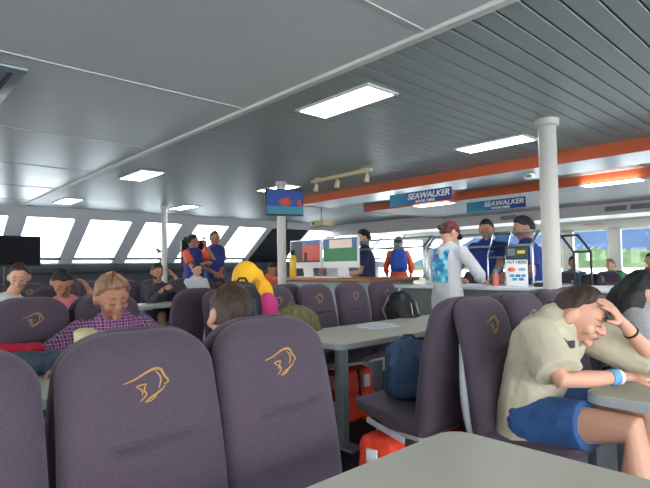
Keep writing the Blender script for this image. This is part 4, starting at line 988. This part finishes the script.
# crew in blue polos behind the counter
g = person('crew man in blue polo looking down behind the tinted glass screen', (5.62, 3.15, .95), 190, 1.04, False, (0, 10), 0, (6, 20, 0), None, pose='stand', skin='skintan', shirt='polo', sleeve=.7, voxel=.009, hairmat='hairblack',
    arms={'L': dict(wrist=(5.22, 2.91, 1.03), hd=(-.9, .2, -.1), hn=(0, 0, -1), curl=.4), 'R': dict(wrist=(5.20, 3.40, 1.03), hd=(-.9, -.2, -.1), hn=(0, 0, -1), curl=.4)}, hair=[('hair', short(51, vol=1.12), 'hairblack', None)])
decal(g, 'name_badge', g.shirt, g.p3+g.f*.1-V((0, .07, .04)), (0, -1, 0), (0, 0, 1), .06, .022, 'paper', .004, 4)
g = person('crew man in blue polo leaning over the counter behind the nearest pillar', (5.38, 2.48, .885), 122, 1.10, False, (4, 12), 0, (10, 22, 0), None, pose='stand', skin='skintan', shirt='polo', sleeve=.72, voxel=.009, hairmat='hairblack',
    arms={'L': dict(wrist=(4.98, 2.62, 1.06), hd=(-.8, .5, -.2), hn=(0, 0, -1), curl=.6), 'R': dict(wrist=(5.08, 2.76, 1.06), hd=(-.7, .6, -.2), hn=(0, 0, -1), curl=.6, pole=(.5, .3, -.7))}, hair=[('hair', short(52, vol=1.12), 'hairblack', None)])
band(g, 'L', .86, 'black', 'wristwatch', .034, .014)
# black-haired person in grey at the right edge
g = person('person with long loose black hair in a grey top at the right edge', (3.28, 1.0, .60), -90, .98, True, (10, 30), 0, (48, 26, 0), (3.25, .90, 1.05), tl=.74, skin='skin', shirt='greymarl', sleeve=1.6, voxel=.009, wr=.006, hairmat='hairblack',
    arms={'R': dict(wrist=(3.1, .62, .79), hd=(.5, -.8, 0), hn=(0, 0, -1)), 'L': dict(wrist=(3.4, .62, .79), hd=(-.5, -.8, 0), hn=(0, 0, -1))},
    hair=[('hair', hair_fn(front=.5, ear=-.5, back=-1.0, vol=1.18, rough=.006, seed=61), 'hairblack', lambda bm, L, R, hs: (ell(bm, L(-.04, -.06, -.08), (.07, .07, .11), R), ell(bm, L(.05, -.05, -.09), (.06, .07, .12), R), ell(bm, L(-.075, .02, -.10), (.025, .04, .10), R)))])

# right-hand cabin by the windows: tables, chairs and seated passengers
GR = 'chairs by the right windows'
for x, y, f_, l in ((9.3, 3.52, -1, 'behind the person in teal'), (9.3, 3.02, -1, 'left of the child in green, by the right windows'), (9.75, 3.05, -1, 'under the child in green'), (9.6, 2.35, -1, 'by the right windows at the right edge'), (8.9, 3.55, -1, 'half hidden right of the nearest pillar')):
    dup(seat0, (x, y, 0), PI/2 if f_ < 0 else -PI/2, S+l, GR)
table(8.0, 8.62, 2.0, 3.9, 'pale table by the right windows in front of the child in green', (8.3,))
table(6.6, 7.3, 1.6, 3.6, 'pale table beyond the service counter with a black camera bag on it', (7.0,))
person('dark-haired person in teal seated right of the nearest pillar', (9.1, 3.50, .585), 180, .95, True, (0, 4), 0, (30, 6, 0), None, skin='skintan', shirt='tealshirt', sleeve=.7, voxel=.012, hairmat='hairdark', hair=[('hair', short(71, back=-.9, vol=1.16), 'hairdark', None)])
person('small child in bright green shirt seated by the right windows', (9.45, 3.03, .585), 180, .88, False, (0, 4), 0, (-30, 4, 0), None, skin='skinpale', shirt='green', sleeve=.7, voxel=.012, hairmat='hairlight', hair=[('hair', short(72), 'hairlight', None)])
person('person in red shirt seated behind the pencil pot at the right edge', (9.4, 2.42, .585), 180, .98, False, (0, 4), 0, (10, 8, 0), None, skin='skin', shirt='red', sleeve=.7, voxel=.012, hairmat='hairdark', hair=[('hair', short(73), 'hairmid', None)])
person('tiny far passenger with dark hair between the white top and the capped man', (9.2, 5.45, .585), 200, .95, False, (0, 6), 0, (0, 8, 0), None, skin='skintan', shirt='greyshirt', sleeve=.7, voxel=.013, hairmat='hairblack', hair=[('hair', short(74), 'hairblack', None)])
backpack('black bag standing left of the child in green', (8.45, 2.98, .742), PI/2, 'black', (.34, .22, .30), ('black', 'strapbrown'))
simple('camera_bag', 'black camera bag on the pale table beyond the counter', 'bag', (7.0, 2.28, .742), [('body', 'black', lambda bm: box(bm, (0, 0, .07), (.18, .26, .14), bev=.03, seg=3)), ('lid', 'blackplastic', lambda bm: box(bm, (0, 0, .15), (.19, .27, .03), bev=.012)), ('carry_strap', 'blackplastic', lambda bm: limb(bm, [(0, -.13, .12), (0, -.1, .2), (0, .1, .2), (0, .13, .12)], .01, 8))])
t = thing('water_bottle', 'clear water bottle with blue label right of the nearest pillar', 'bottle', (7.0, 2.72, .742)); bm = B(); lathe(bm, (0, 0, 0), [(.034, 0), (.037, .01), (.037, .17), (.015, .215)], 20); build('body', bm, 'clear', t); bm = B(); lathe(bm, (0, 0, 0), [(.0375, .07), (.0375, .12)], 20); build('paper_label', bm, 'bandblue', t); bm = B(); lathe(bm, (0, 0, 0), [(.016, .215), (.016, .24)], 12); build('cap', bm, 'tealcap', t)
t = thing('pencil_pot', 'blue pot of yellow pencils at the right edge', 'pot', (8.2, 2.22, .742)); bm = B(); lathe(bm, (0, 0, 0), [(.06, 0), (.066, .01), (.07, .15), (.062, .15), (.058, .02)], 24); build('pot', bm, 'vestblue', t)
for k in range(7):
    a = k*.9; bm = B(); limb(bm, [(.02*math.cos(a), .02*math.sin(a), .02), (.05*math.cos(a), .05*math.sin(a), .2)], .006, 6); build('pencil', bm, 'bottleyellow' if k % 3 else 'green', t)
backpack('dark backpack on the lap of the person in the yellow hood', (1.87, 2.84, .70), -.3, 'black', (.26, .18, .43), ('black', 'packblue'))
